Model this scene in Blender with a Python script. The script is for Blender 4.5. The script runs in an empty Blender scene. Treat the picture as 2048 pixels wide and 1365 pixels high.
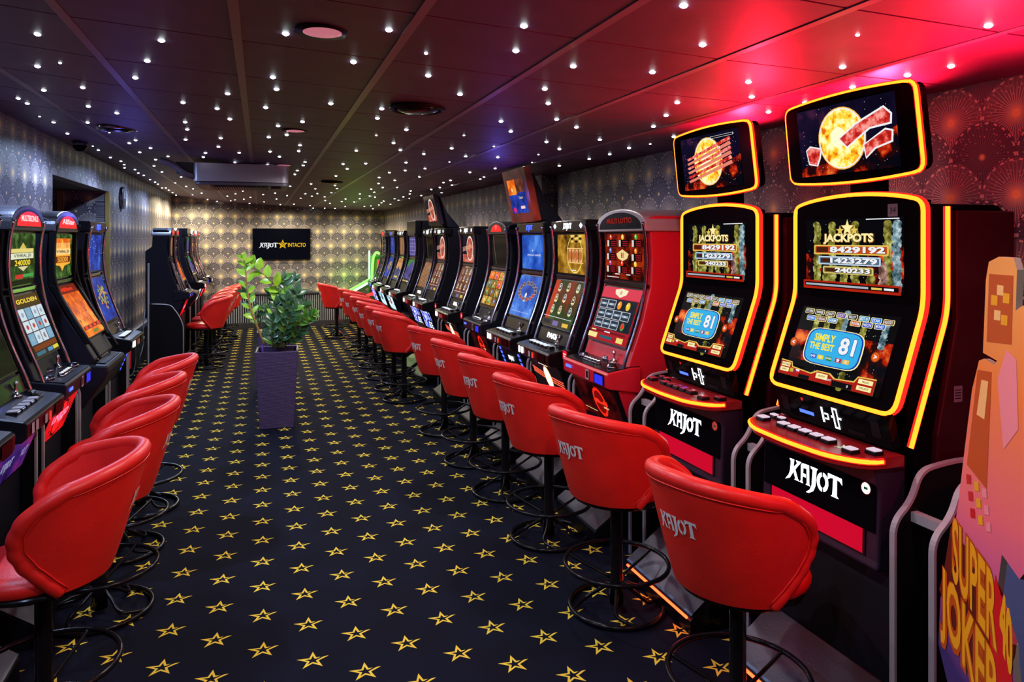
import bpy, bmesh, math, random
from mathutils import Vector, Matrix
R = math.radians
scene = bpy.context.scene
COL = scene.collection
random.seed(7)

# ---------------------------------------------------------------- camera
F_PX = 1450.0; VPX, VPY = 522.0, 479.0; CAM_H = 1.75
YAW = math.atan((1024 - VPX) / F_PX); SN, CS = math.sin(YAW), math.cos(YAW)
cam = bpy.data.objects.new('camera', bpy.data.cameras.new('camera'))
COL.objects.link(cam); scene.camera = cam
cam.location = (0, 0, CAM_H); cam.rotation_euler = (R(90), 0, -YAW)
cam.data.sensor_width = 36; cam.data.lens = 36 * F_PX / 2048
cam.data.shift_y = -(682.5 - VPY) / 2048
cam.data.clip_start = 0.05; cam.data.clip_end = 60
vs = scene.view_settings
vs.view_transform = 'Standard'; vs.look = 'None'; vs.gamma = 1; vs.use_curve_mapping = False; vs.exposure = 0.0
scene.cycles.max_bounces = 6; scene.cycles.diffuse_bounces = 3; scene.cycles.glossy_bounces = 3
scene.cycles.transmission_bounces = 3; scene.cycles.sample_clamp_indirect = 4
scene.cycles.caustics_reflective = False; scene.cycles.caustics_refractive = False

def ray(px, py):
    xc = (px - 1024) / F_PX
    return SN + CS * xc, CS - SN * xc, -(py - VPY) / F_PX
def at_y(px, py, Y):
    dx, dy, dz = ray(px, py); t = Y / dy
    return Vector((dx * t, Y, CAM_H + dz * t))
def at_x(px, py, X):
    dx, dy, dz = ray(px, py); t = X / dx
    return Vector((X, dy * t, CAM_H + dz * t))

# room
XL, XR, XRN, YSTEP, YB, YF = -1.605, 2.43, 2.575, 6.19, 15.25, -1.6
CEIL_PTS = [(-3.6, .835), (-1.61, .835), (-1.115, .772), (-.598, .718), (-.077, .687), (.442, .66), (.957, .634), (1.48, .612), (2.03, .60), (2.65, .592)]
def ceil_z(X):
    p = CEIL_PTS
    if X <= p[0][0]: return CAM_H + p[0][1]
    for (a, b), (c, d) in zip(p, p[1:]):
        if X <= c: return CAM_H + b + (d - b) * (X - a) / (c - a)
    return CAM_H + p[-1][1]
def at_ceiling(px, py):
    dx, dy, dz = ray(px, py); H = .68
    for _ in range(30):
        t = H / dz; H = H * .5 + .5 * (ceil_z(dx * t) - CAM_H)
    t = H / dz
    return Vector((dx * t, dy * t, CAM_H + H))

# ---------------------------------------------------------------- world and lamps
w = bpy.data.worlds.new('world'); scene.world = w; w.use_nodes = True
w.node_tree.nodes['Background'].inputs[0].default_value = (.10, .11, .16, 1)
w.node_tree.nodes['Background'].inputs[1].default_value = .25

def lamp(name, kind, loc, power, color, rot=(0, 0, 0), **kw):
    l = bpy.data.lights.new(name, kind); l.energy = power; l.color = color
    for k, v in kw.items(): setattr(l, k, v)
    o = bpy.data.objects.new(name, l); COL.objects.link(o); o.location = loc; o.rotation_euler = rot
    return o
# grid of added spots standing in for the star lights' glow, tinted by zone
WHITE = (.86, .95, 1.0)
for yy in (1.0, 2.8, 4.6, 6.4, 8.3, 10.1, 11.8, 13.4, 14.5):
    for xx, c, pw in ((-1.22, (.46, .62, 1.0), 62), (.45, (1.0, .93, .90), 46), (1.75, (1.0, .92, .92), 30)):
        if yy > 12: c = (1.0, .86, .56); pw *= 2.2  # warmer and stronger to brighten the end wall
        if yy < 4 and xx > 1: c = (1.0, .36, .42); pw *= .8  # reddened to tint the near right wallpaper
        lamp('star_fill', 'SPOT', (xx, yy, ceil_z(xx) - .03), pw, c, shadow_soft_size=.02, spot_size=R(172), spot_blend=.6)
lamp('passage_fill', 'SPOT', (-2.1, 7.7, 2.5), 45, (1.0, .86, .62), (R(22), 0, 0), shadow_soft_size=.03, spot_size=R(160), spot_blend=.5)  # fill spot added to brighten the passage wallpaper, no fixture
# red back lights of the two tall lit machines, then added red fill lamps
lamp('topper_back_light', 'SPOT', (2.27, 2.17, 2.20), 120, (1, .012, .035), (R(180), R(-28), 0), shadow_soft_size=.03, spot_size=R(165), spot_blend=.5)
lamp('topper_back_light', 'SPOT', (2.27, 3.05, 2.19), 75, (1, .012, .035), (R(180), R(-28), 0), shadow_soft_size=.03, spot_size=R(160), spot_blend=.5)
lamp('red_wash_fill', 'SPOT', (2.04, 1.60, 2.08), 60, (1, .012, .035), (R(180), R(-20), 0), shadow_soft_size=.03, spot_size=R(160), spot_blend=.6)  # this and the next are added to widen the red ceiling wash
lamp('red_wash_fill', 'SPOT', (2.04, 2.62, 2.08), 60, (1, .012, .035), (R(180), R(-20), 0), shadow_soft_size=.03, spot_size=R(160), spot_blend=.6)
lamp('neighbour_fill_up', 'SPOT', (1.98, 1.28, 1.95), 60, (1, .012, .035), (R(180), R(-10), 0), shadow_soft_size=.03, spot_size=R(165), spot_blend=.5)  # unseen lamp without a machine, added to redden the ceiling
lamp('neighbour_fill_front', 'POINT', (2.0, .9, 1.5), 20, (1, .03, .10), shadow_soft_size=.08)  # unseen lamp without a machine, added to redden the near wall
lamp('blue_screen_glow', 'POINT', (1.8, 5.6, 2.05), 2.5, (.15, .12, 1), shadow_soft_size=.05)
lamp('blue_screen_glow', 'POINT', (-1.05, 6.4, 1.98), 3, (.15, .15, 1), shadow_soft_size=.05)
# green and red neon of the far machine
lamp('neon_green_glow', 'POINT', (1.7, 14.7, .95), 7, (.25, 1, .08), shadow_soft_size=.1)

# ---------------------------------------------------------------- materials
class X:
    """tiny expression wrapper around shader math nodes"""
    def __init__(s, nt, sock): s.nt, s.s = nt, sock
    def _op(s, op, *a):
        n = s.nt.nodes.new('ShaderNodeMath'); n.operation = op
        for i, v in enumerate((s,) + a):
            if isinstance(v, X): s.nt.links.new(v.s, n.inputs[i])
            else: n.inputs[i].default_value = v
        return X(s.nt, n.outputs[0])
    def __add__(s, o): return s._op('ADD', o)
    def __sub__(s, o): return s._op('SUBTRACT', o)
    def __mul__(s, o): return s._op('MULTIPLY', o)
    def __truediv__(s, o): return s._op('DIVIDE', o)
    def lt(s, o): return s._op('LESS_THAN', o)
    def gt(s, o): return s._op('GREATER_THAN', o)
    def floor(s): return s._op('FLOOR')
    def abs(s): return s._op('ABSOLUTE')
    def sqrt(s): return s._op('SQRT')
    def sin(s): return s._op('SINE')
    def cos(s): return s._op('COSINE')
    def mod(s, o): return s._op('FLOORED_MODULO', o)
    def max(s, o): return s._op('MAXIMUM', o)
    def min(s, o): return s._op('MINIMUM', o)
    def pw(s, o): return s._op('POWER', o)
    def atan2(s, o): return s._op('ARCTAN2', o)
    def ss(s, a, b):
        n = s.nt.nodes.new('ShaderNodeMapRange'); n.interpolation_type = 'SMOOTHSTEP'
        s.nt.links.new(s.s, n.inputs[0]); n.inputs[1].default_value = a; n.inputs[2].default_value = b
        return X(s.nt, n.outputs[0])
def mixv(a, b, f): return a + (b - a) * f      # f is an X
def mix_color(nt, f, c1, c2):
    n = nt.nodes.new('ShaderNodeMix'); n.data_type = 'RGBA'
    if isinstance(f, X): nt.links.new(f.s, n.inputs[0])
    else: n.inputs[0].default_value = f
    for i, c in ((6, c1), (7, c2)):
        if isinstance(c, tuple): n.inputs[i].default_value = (*c, 1)
        else: nt.links.new(c, n.inputs[i])
    return n.outputs[2]
def coords(nt, kind='Object'):
    tc = nt.nodes.new('ShaderNodeTexCoord'); sx = nt.nodes.new('ShaderNodeSeparateXYZ')
    nt.links.new(tc.outputs[kind], sx.inputs[0])
    return [X(nt, o) for o in sx.outputs], tc.outputs[kind]
def noise(nt, vec, scale, detail=3, rough=.5):
    n = nt.nodes.new('ShaderNodeTexNoise'); n.inputs['Scale'].default_value = scale
    n.inputs['Detail'].default_value = detail; n.inputs['Roughness'].default_value = rough
    nt.links.new(vec, n.inputs['Vector']); return X(nt, n.outputs['Fac'])
def new_mat(name):
    m = bpy.data.materials.new(name); m.use_nodes = True
    return m, m.node_tree, m.node_tree.nodes['Principled BSDF']
_mc = {}
def M(name, color=None, rough=.5, metal=0.0, coat=0.0, bump=0.0, bscale=60, spec=.5, vary=0.0):
    if name in _mc: return _mc[name]
    m, nt, b = new_mat(name)
    b.inputs['Base Color'].default_value = (*color, 1); b.inputs['Roughness'].default_value = rough
    b.inputs['Metallic'].default_value = metal; b.inputs['Coat Weight'].default_value = coat
    b.inputs['Coat Roughness'].default_value = .12; b.inputs['Specular IOR Level'].default_value = spec
    _, v = coords(nt)
    if bump:
        nz = noise(nt, v, bscale, 4)
        bp = nt.nodes.new('ShaderNodeBump'); bp.inputs['Strength'].default_value = bump; bp.inputs['Distance'].default_value = .004
        nt.links.new(nz.s, bp.inputs['Height']); nt.links.new(bp.outputs[0], b.inputs['Normal'])
    if vary:
        nz = noise(nt, v, 7, 4)
        c = mix_color(nt, nz.ss(.3, .7), tuple(x * (1 - vary) for x in color), tuple(min(1, x * (1 + vary)) for x in color))
        nt.links.new(c, b.inputs['Base Color'])
    _mc[name] = m; return m
def E(color, st=1.0, sample=False):
    k = ('E', tuple(round(x, 3) for x in color), st)
    if k in _mc: return _mc[k]
    m, nt, b = new_mat('light_%02x%02x%02x' % tuple(int(min(1, x) * 255) for x in color))
    b.inputs['Base Color'].default_value = (0, 0, 0, 1)
    b.inputs['Emission Color'].default_value = (*color, 1); b.inputs['Emission Strength'].default_value = st
    b.inputs['Roughness'].default_value = .3; b.inputs['Specular IOR Level'].default_value = .02
    if not sample: m.cycles.emission_sampling = 'NONE'
    _mc[k] = m; return m
def S(r, g, b):            # sRGB 0-255 to linear
    f = lambda c: (c / 255 / 12.92) if c < 10.3 else ((c / 255 + .055) / 1.055) ** 2.4
    return (f(r), f(g), f(b))
def nebula(name, stops, scale=14, st=1.0):
    """screen picture made of soft clouds"""
    if name in _mc: return _mc[name]
    m, nt, b = new_mat(name); _, v = coords(nt)
    nz = noise(nt, v, scale, 5, .6)
    cr = nt.nodes.new('ShaderNodeValToRGB'); el = cr.color_ramp.elements
    while len(el) < len(stops): el.new(.5)
    for e, (p, c) in zip(el, stops): e.position = p; e.color = (*c, 1)
    nt.links.new(nz.s, cr.inputs[0]); nt.links.new(cr.outputs[0], b.inputs['Emission Color'])
    b.inputs['Emission Strength'].default_value = st; b.inputs['Base Color'].default_value = (0, 0, 0, 1)
    b.inputs['Roughness'].default_value = .25; b.inputs['Specular IOR Level'].default_value = .02
    m.cycles.emission_sampling = 'NONE'
    _mc[name] = m; return m

BLACK = M('black_gloss', (.006, .006, .008), .20, spec=.2)
BLACKM = M('black_matte', (.005, .005, .007), .45, spec=.12)
BODY = M('body_dark', (.008, .008, .015), .42, bump=.15, bscale=300, spec=.15)
CHROME = M('chrome', (.62, .62, .66), .12, 1.0)
DCHROME = M('dark_chrome', (.18, .16, .2), .16, 1.0)
STEEL = M('brushed_steel', (.16, .16, .19), .36, 1.0, bump=.2, bscale=120)
EDGE = M('grey_edging', (.30, .29, .32), .4)
REDP = M('red_panel', (.55, .012, .03), .35)
LEATHER = M('red_leather', (.74, .016, .012), .40, bump=.18, bscale=90, vary=.08)
CREAM = M('cream_print', (.72, .70, .66), .6)
GLASSK = M('black_glass', (.003, .003, .004), .12, spec=.03)
LED = E((1.0, .115, .006), 7.0, True)
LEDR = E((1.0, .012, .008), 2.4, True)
WLED = E((.88, .95, 1.0), 3.2)
BLED = E((.05, .10, 1.0), 3.0)

# ---------------------------------------------------------------- mesh builder
SIZE = [1.0, 0.0]          # machine rows are drawn to a 1:1.125 plan: real size factor and floor offset
class MB:
    def __init__(s): s.v, s.f, s.m, s.mats, s.sm = [], [], [], [], []
    def mi(s, mat):
        if mat not in s.mats: s.mats.append(mat)
        return s.mats.index(mat)
    def add(s, vs_, fs, mat, smooth=False):
        o = len(s.v); s.v += [tuple(v) for v in vs_]; k = s.mi(mat)
        for f in fs: s.f.append(tuple(i + o for i in f)); s.m.append(k); s.sm.append(smooth)
        return s
    def box(s, x0, x1, y0, y1, z0, z1, mat):
        v = [(x, y, z) for z in (z0, z1) for y in (y0, y1) for x in (x0, x1)]
        return s.add(v, [(0, 2, 3, 1), (4, 5, 7, 6), (0, 1, 5, 4), (2, 6, 7, 3), (0, 4, 6, 2), (1, 3, 7, 5)], mat)
    def prism(s, prof, x0, x1, mat, axis='x'):
        """prof: (y,z) loop, swept in x; axis 'z': prof is (x,y), swept in z; axis 'y': prof (x,z)"""
        n = len(prof)
        g = {'x': lambda p, t: (t, p[0], p[1]), 'z': lambda p, t: (p[0], p[1], t), 'y': lambda p, t: (p[0], t, p[1])}[axis]
        v = [g(p, x0) for p in prof] + [g(p, x1) for p in prof]
        fs = [tuple(range(n)), tuple(range(2 * n - 1, n - 1, -1))]
        fs += [(i, i + n, (i + 1) % n + n, (i + 1) % n) for i in range(n)]
        return s.add(v, fs, mat)
    def tube(s, path, r, mat, seg=8, closed=False, rfun=None, flat=1.0):
        P = [Vector(p) for p in path]; n = len(P); rings = []
        up = None
        for i, p in enumerate(P):
            a = P[(i - 1) % n] if (closed or i) else p; b = P[(i + 1) % n] if (closed or i < n - 1) else p
            t = (b - a).normalized() if (b - a).length > 1e-9 else Vector((0, 0, 1))
            if up is None: up = Vector((0, 0, 1)) if abs(t.z) < .9 else Vector((1, 0, 0))
            sd = t.cross(up)
            if sd.length < 1e-5: sd = t.cross(Vector((1, .1, 0)))
            sd.normalize(); up = sd.cross(t).normalized()
            rr = rfun(i / (n - 1)) if rfun else r
            rings.append([p + (sd * math.cos(2 * math.pi * k / seg) + up * math.sin(2 * math.pi * k / seg) * flat) * rr for k in range(seg)])
        v = [q for rg in rings for q in rg]; fs = []
        for i in range(n if closed else n - 1):
            j = (i + 1) % n
            for k in range(seg):
                l = (k + 1) % seg; fs.append((i * seg + k, i * seg + l, j * seg + l, j * seg + k))
        if not closed: fs += [tuple(range(seg - 1, -1, -1)), tuple((n - 1) * seg + k for k in range(seg))]
        return s.add(v, fs, mat, True)
    def lathe(s, prof, mat, seg=24, c=(0, 0), smooth=True):
        """prof: (r,z) from bottom to top"""
        v, fs = [], []
        for r, z in prof:
            v += [(c[0] + r * math.cos(2 * math.pi * k / seg), c[1] + r * math.sin(2 * math.pi * k / seg), z) for k in range(seg)]
        for i in range(len(prof) - 1):
            for k in range(seg):
                l = (k + 1) % seg; fs.append((i * seg + k, i * seg + l, (i + 1) * seg + l, (i + 1) * seg + k))
        fs += [tuple(range(seg - 1, -1, -1)), tuple((len(prof) - 1) * seg + k for k in range(seg))]
        return s.add(v, fs, mat, smooth)
    def build(s, name, parent=None, bevel=0, seg=2, label=None):
        if SIZE[0] != 1.0:
            k, dz = SIZE; s.v = [(x * k, y * k, max(0.0, z * k + dz) if dz else z * k) for x, y, z in s.v]; bevel *= k
        me = bpy.data.meshes.new(name); me.from_pydata(s.v, [], s.f)
        for m in s.mats: me.materials.append(m)
        me.polygons.foreach_set('material_index', s.m); me.polygons.foreach_set('use_smooth', s.sm); me.update()
        o = bpy.data.objects.new(name, me); COL.objects.link(o)
        if parent: o.parent = parent
        if bevel:
            b = o.modifiers.new('bevel', 'BEVEL'); b.width = bevel; b.segments = seg; b.limit_method = 'ANGLE'; b.angle_limit = R(40)
        if label: o['label'] = label
        return o
def thing(name, label, cat, loc=(0, 0, 0), rz=0, group=None):
    if SIZE[0] != 1.0:
        k = SIZE[0]; SIZE[1] = 0.0 if loc[2] else CAM_H * (1 - k); loc = (loc[0] * k, loc[1] * k, loc[2] * k + CAM_H * (1 - k) if loc[2] else 0)
    o = bpy.data.objects.new(name, None); COL.objects.link(o); o.location = loc; o.rotation_euler = (0, 0, rz)
    o.empty_display_size = .1
    return tag(o, label, cat, group)
def tag(o, label, cat, group=None):
    o['label'] = label; o['category'] = cat
    if group: o['group'] = group
    return o
def struct(o): o['kind'] = 'structure'; return o
def copy_tree(o, parent=None):
    c = o.copy(); COL.objects.link(c)
    if parent: c.parent = parent
    for ch in list(o.children): copy_tree(ch, c)
    return c
def spline(pts, n=6):
    P = [Vector(p) for p in pts]; out = []
    for i in range(len(P) - 1):
        a, b, c, d = P[max(i - 1, 0)], P[i], P[i + 1], P[min(i + 2, len(P) - 1)]
        for k in range(n):
            t = k / n
            out.append(.5 * ((2 * b) + (c - a) * t + (2 * a - 5 * b + 4 * c - d) * t * t + (3 * b - a - 3 * c + d) * t ** 3))
    out.append(P[-1]); return out
def rounded(pts, r, n=5, closed=True):
    """round the corners of a polyline"""
    P = [Vector(p) for p in pts]; N = len(P); out = []
    for i, p in enumerate(P):
        if not closed and i in (0, N - 1): out.append(p); continue
        a, b = P[i - 1], P[(i + 1) % N]; da, db = (a - p), (b - p)
        rr = min(r, da.length * .45, db.length * .45); A = p + da.normalized() * rr; B = p + db.normalized() * rr
        for k in range(n + 1):
            t = k / n; out.append(A * (1 - t) ** 2 + p * 2 * t * (1 - t) + B * t * t)
    return out

# ---------------------------------------------------------------- lettering and pictures
_tc = {}
def text_mesh(s, bold=.0, shear=0.0):
    k = (s, bold, shear)
    if k in _tc: return _tc[k]
    cu = bpy.data.curves.new('t', 'FONT'); cu.body = s; cu.offset = bold; cu.shear = shear; cu.resolution_u = 3; cu.fill_mode = 'FRONT'
    o = bpy.data.objects.new('t', cu); COL.objects.link(o)
    dg = bpy.context.evaluated_depsgraph_get(); dg.update()
    me = o.evaluated_get(dg).to_mesh()
    v = [(p.co.x, p.co.y) for p in me.vertices]; f = [tuple(p.vertices) for p in me.polygons]
    o.evaluated_get(dg).to_mesh_clear(); bpy.data.objects.remove(o); bpy.data.curves.remove(cu)
    xs = [p[0] for p in v] or [0]; ys = [p[1] for p in v] or [0]
    v = [(x - min(xs), y - min(ys)) for x, y in v]
    _tc[k] = (v, f, max(xs) - min(xs), max(ys) - min(ys)); return _tc[k]
KAJ = [ # letter polygons, unit height
 [[(.06, .98), (.40, 1), (.36, .60), (.62, .86), (.52, 1), (.92, 1), (.66, .72), (.50, .52), (.70, .10), (.84, 0), (.46, 0), (.52, .08), (.36, .40), (.30, .26), (.12, 0), (-.22, -.16), (.02, .12), (.12, .36), (.16, .84)]],
 [[(.84, 0), (1.08, 0), (1.02, .10), (1.08, .78), (1.30, .78), (1.30, 1), (.98, .98), (.90, .88), (.92, .10)], [(1.27, 0), (1.58, 0), (1.52, .08), (1.46, 1), (1.30, 1), (1.30, .78), (1.34, .08)], [(1.06, .34), (1.26, .34), (1.26, .50), (1.07, .50)]],
 [[(1.56, 1), (2.06, 1), (1.98, .88), (1.94, .14), (1.80, -.16), (1.50, -.34), (1.30, -.36), (1.56, -.16), (1.68, .10), (1.72, .86), (1.60, .90)]],
 [[(2.38 + .36 * math.cos(t), .46 + .46 * math.sin(t)) for t in [R(a) for a in range(100, 271, 17)]] + [(2.38 + .17 * math.cos(t), .46 + .27 * math.sin(t)) for t in [R(a) for a in range(270, 99, -17)]],
  [(2.42 + .36 * math.cos(t), .48 + .46 * math.sin(t)) for t in [R(a) for a in range(-80, 91, 17)]] + [(2.42 + .17 * math.cos(t), .48 + .27 * math.sin(t)) for t in [R(a) for a in range(90, -81, -17)]]],
 [[(2.74, 1.02), (3.62, 1), (3.66, .70), (3.48, .84), (3.32, .86), (3.34, .10), (3.46, 0), (2.96, 0), (3.06, .10), (3.08, .86), (2.92, .84), (2.74, .72)]],
]
KAJW = 3.7
def kajot_shapes(): return [pl for L in KAJ for pl in L]
def star_pts(cx, cy, r, k=.42, rot=90):
    return [(cx + (r if i % 2 == 0 else r * k) * math.cos(R(rot + 36 * i)), cy + (r if i % 2 == 0 else r * k) * math.sin(R(rot + 36 * i))) for i in range(10)]
class Canvas:
    """flat picture w x h; shapes stack in thin layers; origin bottom left"""
    def __init__(s, w, h): s.w, s.h, s.items, s.n = w, h, [], 0
    def poly(s, pts, mat, lift=1):
        s.n += lift; s.items.append((pts, [tuple(range(len(pts)))], mat, s.n)); return s
    def rect(s, x0, y0, x1, y1, mat, lift=1): return s.poly([(x0 * s.w, y0 * s.h), (x1 * s.w, y0 * s.h), (x1 * s.w, y1 * s.h), (x0 * s.w, y1 * s.h)], mat, lift)
    def rrect(s, x0, y0, x1, y1, r, mat, lift=1):
        p = rounded([(x0 * s.w, y0 * s.h, 0), (x1 * s.w, y0 * s.h, 0), (x1 * s.w, y1 * s.h, 0), (x0 * s.w, y1 * s.h, 0)], r, 3)
        return s.poly([(q.x, q.y) for q in p], mat, lift)
    def circ(s, cx, cy, rx, mat, ry=None, lift=1, n=20):
        ry = ry or rx
        return s.poly([(cx * s.w + rx * math.cos(2 * math.pi * k / n), cy * s.h + ry * math.sin(2 * math.pi * k / n)) for k in range(n)], mat, lift)
    def star(s, cx, cy, r, mat): return s.poly(star_pts(cx * s.w, cy * s.h, r), mat)
    def text(s, t, cx, cy, hgt, mat, bold=.015, width=None, shear=0.0, rot=0):
        v, f, tw, th = text_mesh(t, bold, shear)
        if not v or th == 0: return s
        sy = hgt / th; sx = (width / tw) if width else sy
        s.n += 1; c, sn = math.cos(R(rot)), math.sin(R(rot)); out = []
        for x, y in v:
            a, b = (x - tw / 2) * sx, (y - th / 2) * sy
            out.append((cx * s.w + a * c - b * sn, cy * s.h + a * sn + b * c))
        s.items.append((out, f, mat, s.n)); return s
    def kajot(s, cx, cy, hgt, mat, rot=0):
        s.n += 1; c, sn = math.cos(R(rot)), math.sin(R(rot))
        for pl in kajot_shapes():
            out = []
            for x, y in pl:
                a, b = (x - KAJW / 2) * hgt, (y - .5) * hgt
                out.append((cx * s.w + a * c - b * sn, cy * s.h + a * sn + b * c))
            s.items.append((out, [tuple(range(len(out)))], mat, s.n))
        return s
    def onto(s, mb, O, U, V, step=.00035, off=.001):
        O, U, V = Vector(O), Vector(U).normalized(), Vector(V).normalized(); N = U.cross(V)
        for pts, fs, mat, lay in s.items:
            mb.add([O + U * x + V * y + N * (off + step * lay) for x, y in pts], fs, mat)
        return mb
def panel(mb, cv, bot, top, xc=0.0, frame=0.0, fmat=None, thick=.012, off=.0):
    """put canvas on a slab whose face runs from bot (y,z) to top (y,z) in machine space, centred at xc"""
    b, t = Vector((0, *bot)), Vector((0, *top)); V = (t - b).normalized(); N = Vector((1, 0, 0)).cross(V)
    c = (b + t) / 2 + N * off; h, wd = cv.h + 2 * frame, cv.w + 2 * frame
    O = c - V * h / 2 + Vector((xc - wd / 2, 0, 0))
    pts = [O, O + Vector((wd, 0, 0)), O + Vector((wd, 0, 0)) + V * h, O + V * h]
    vv = pts + [p - N * thick for p in pts]
    mb.add(vv, [(0, 1, 2, 3), (7, 6, 5, 4), (0, 4, 5, 1), (1, 5, 6, 2), (2, 6, 7, 3), (3, 7, 4, 0)], fmat or GLASSK)
    cv.onto(mb, O + Vector((frame, 0, 0)) + V * frame, (1, 0, 0), V)
    return mb

# ================================================================= SETTING
def wallpaper(name, axis, tint=1.0):
    m, nt, b = new_mat(name); c, v = coords(nt); s = c[axis]; z = c[2]
    P, h, Rr = .262, .1475, .134
    s = s + 20.0; z = z + 10.035
    j = (z / h).floor()
    def cell(j):
        off = j.mod(2) * (P / 2)
        a = s - off; q = (a / P)._op('ROUND')
        return a - q * P, z - j * h, j.mod(2)
    x1, z1, t1 = cell(j); r1 = (x1 * x1 + z1 * z1).sqrt()
    x2, z2, t2 = cell(j + 1.0)
    inside = r1.lt(Rr)
    x = mixv(x2, x1, inside); zz = mixv(z2, z1, inside); t = mixv(t2, t1, inside)
    r = (x * x + zz * zz).sqrt(); th = zz.atan2(x)
    lines = ((th * 44.0).sin()).ss(.25, .9)
    gold = t.gt(.5)                                    # every other row is a gold fan
    lm = lines * (r.ss(.128, .03) * .75 + .12) * (gold * .75 + .25) * r.lt(.127)
    core = r.ss(.018, .004) + (r.ss(.075, .006).pw(2.0)) * gold * .85
    ad = (r - .127).abs()
    dots = ad.ss(.0042, .0028) * ((th * 22.0).cos()).ss(.2, .5)
    vo = nt.nodes.new('ShaderNodeTexVoronoi'); vo.voronoi_dimensions = '2D'; vo.inputs['Scale'].default_value = 42
    cx = nt.nodes.new('ShaderNodeCombineXYZ'); nt.links.new(s.s, cx.inputs[0]); nt.links.new(z.s, cx.inputs[1]); nt.links.new(cx.outputs[0], vo.inputs['Vector'])
    sp = X(nt, vo.outputs['Distance']).lt(.11) * (r.gt(.06)) * .8
    f = ((core.max(lm)).max(dots)).max(sp).min(1.0)
    base = mix_color(nt, gold, S(56, 52, 68), S(92, 84, 90))
    goldc = mix_color(nt, core.min(1.0), S(205, 196, 176), S(238, 200, 128))
    nt.links.new(mix_color(nt, f, base, goldc), b.inputs['Base Color'])
    b.inputs['Roughness'].default_value = .48
    nt.links.new((f * .35).s, b.inputs['Metallic'])
    return m
WP_Y = wallpaper('wallpaper_side', 1); WP_X = wallpaper('wallpaper_end', 0)

def carpet_mat():
    m, nt, b = new_mat('star_carpet'); c, v = coords(nt)
    DX, DY, X0, Y0 = .1956, .298, .3988, 4.7555
    x = c[0] + (20 * DX * 2 - X0); y = c[1] + (20 * DY - Y0)
    col = (x / DX)._op('ROUND'); xl = x - col * DX
    y2 = y + col * (DY / 2); row = (y2 / DY)._op('ROUND'); yl = y2 - row * DY
    a = R(-4); xr = (xl * math.cos(a) + yl * math.sin(a)) * .95; yr = yl * math.cos(a) - xl * math.sin(a)
    def star(xx, yy, Ro, k=.35):
        th = (xx.atan2(yy)); t = ((th / R(72)) + .5).mod(1.0) - .5; t = (t * R(72)).abs()
        r = (xx * xx + yy * yy).sqrt()
        # edge from outer tip (angle 0) to inner point (36 deg)
        p0 = (Ro, 0.0); p1 = (Ro * k * math.cos(R(36)), Ro * k * math.sin(R(36)))
        ex, ey = p1[0] - p0[0], p1[1] - p0[1]
        px = r * t.cos() - p0[0]; py = r * t.sin() - p0[1]
        return (px * ey) - (py * ex)
    outer = star(xr, yr, .065).lt(0.0); inner = star(xr, yr, .034).lt(0.0)
    cut = ((yr - xr * .62 + .004).abs()).lt(.0042) * xr.gt(.004)
    # right arm kicked up: narrow slash
    st = outer * (inner * -1.0 + 1.0) * (cut * -1.0 + 1.0)
    nz = noise(nt, v, 900, 2); n2 = noise(nt, v, 3.0, 4)
    blue = mix_color(nt, n2.ss(.3, .7), S(7, 10, 25), S(11, 16, 36))
    yel = mix_color(nt, nz.ss(.3, .7), S(236, 200, 50), S(255, 232, 90))
    nt.links.new(mix_color(nt, st, blue, yel), b.inputs['Base Color']); b.inputs['Roughness'].default_value = .95
    b.inputs['Specular IOR Level'].default_value = .15
    bp = nt.nodes.new('ShaderNodeBump'); bp.inputs['Strength'].default_value = .5; bp.inputs['Distance'].default_value = .003
    nt.links.new(nz.s, bp.inputs['Height']); nt.links.new(bp.outputs[0], b.inputs['Normal'])
    return m
struct(MB().box(-3.6, 2.8, YF - .1, YB + .1, -.08, 0, carpet_mat()).build('floor'))

CEILM = M('ceiling_paint', S(82, 50, 88), .5, bump=.25, bscale=9, vary=.10)
CEILG = M('ceiling_gap', S(4, 3, 6), .9, spec=.05)
TBAR = M('ceiling_bar', S(112, 96, 120), .40)
mb = MB(); cp = [(x, CAM_H + h) for x, h in CEIL_PTS]
prof = [(x, z + .006) for x, z in cp] + [(2.65, 2.66), (-3.6, 2.66)]
mb.prism(prof, YF - .1, YB + .1, CEILG, 'y')
seams = [-1.115, -.598, -.077, .442, .957, 1.48, 2.03]
xs = [-3.6, -1.61] + seams + [2.65]
y0 = 2.097 - 6 * .5735; ys = [y0 + .5735 * k for k in range(32)]
for xa, xb in zip(xs[1:], xs[2:]):
    for ya, yb in zip(ys, ys[1:]):
        if ya > YB: continue
        g = .0045; za, zb = ceil_z(xa), ceil_z(xb)
        v = [(xa + g, ya + g, za), (xb - g, ya + g, zb), (xb - g, yb - g, zb), (xa + g, yb - g, za)]
        v2 = [(a, b_, c_ + .006) for a, b_, c_ in v]
        mb.add(v + v2, [(0, 3, 2, 1), (0, 1, 5, 4), (1, 2, 6, 5), (2, 3, 7, 6), (3, 0, 4, 7)], CEILM)
ceiling = struct(mb.build('ceiling'))
for i, x in enumerate(seams):
    z = ceil_z(x); m_ = MB(); m_.prism([(x - .015, z - .003 - .0), (x + .015, z - .003), (x + .015, z + .004), (x - .015, z + .004)], YF, YB, TBAR, 'y')
    struct(m_.build('trim_%d' % (i + 1)))

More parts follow.
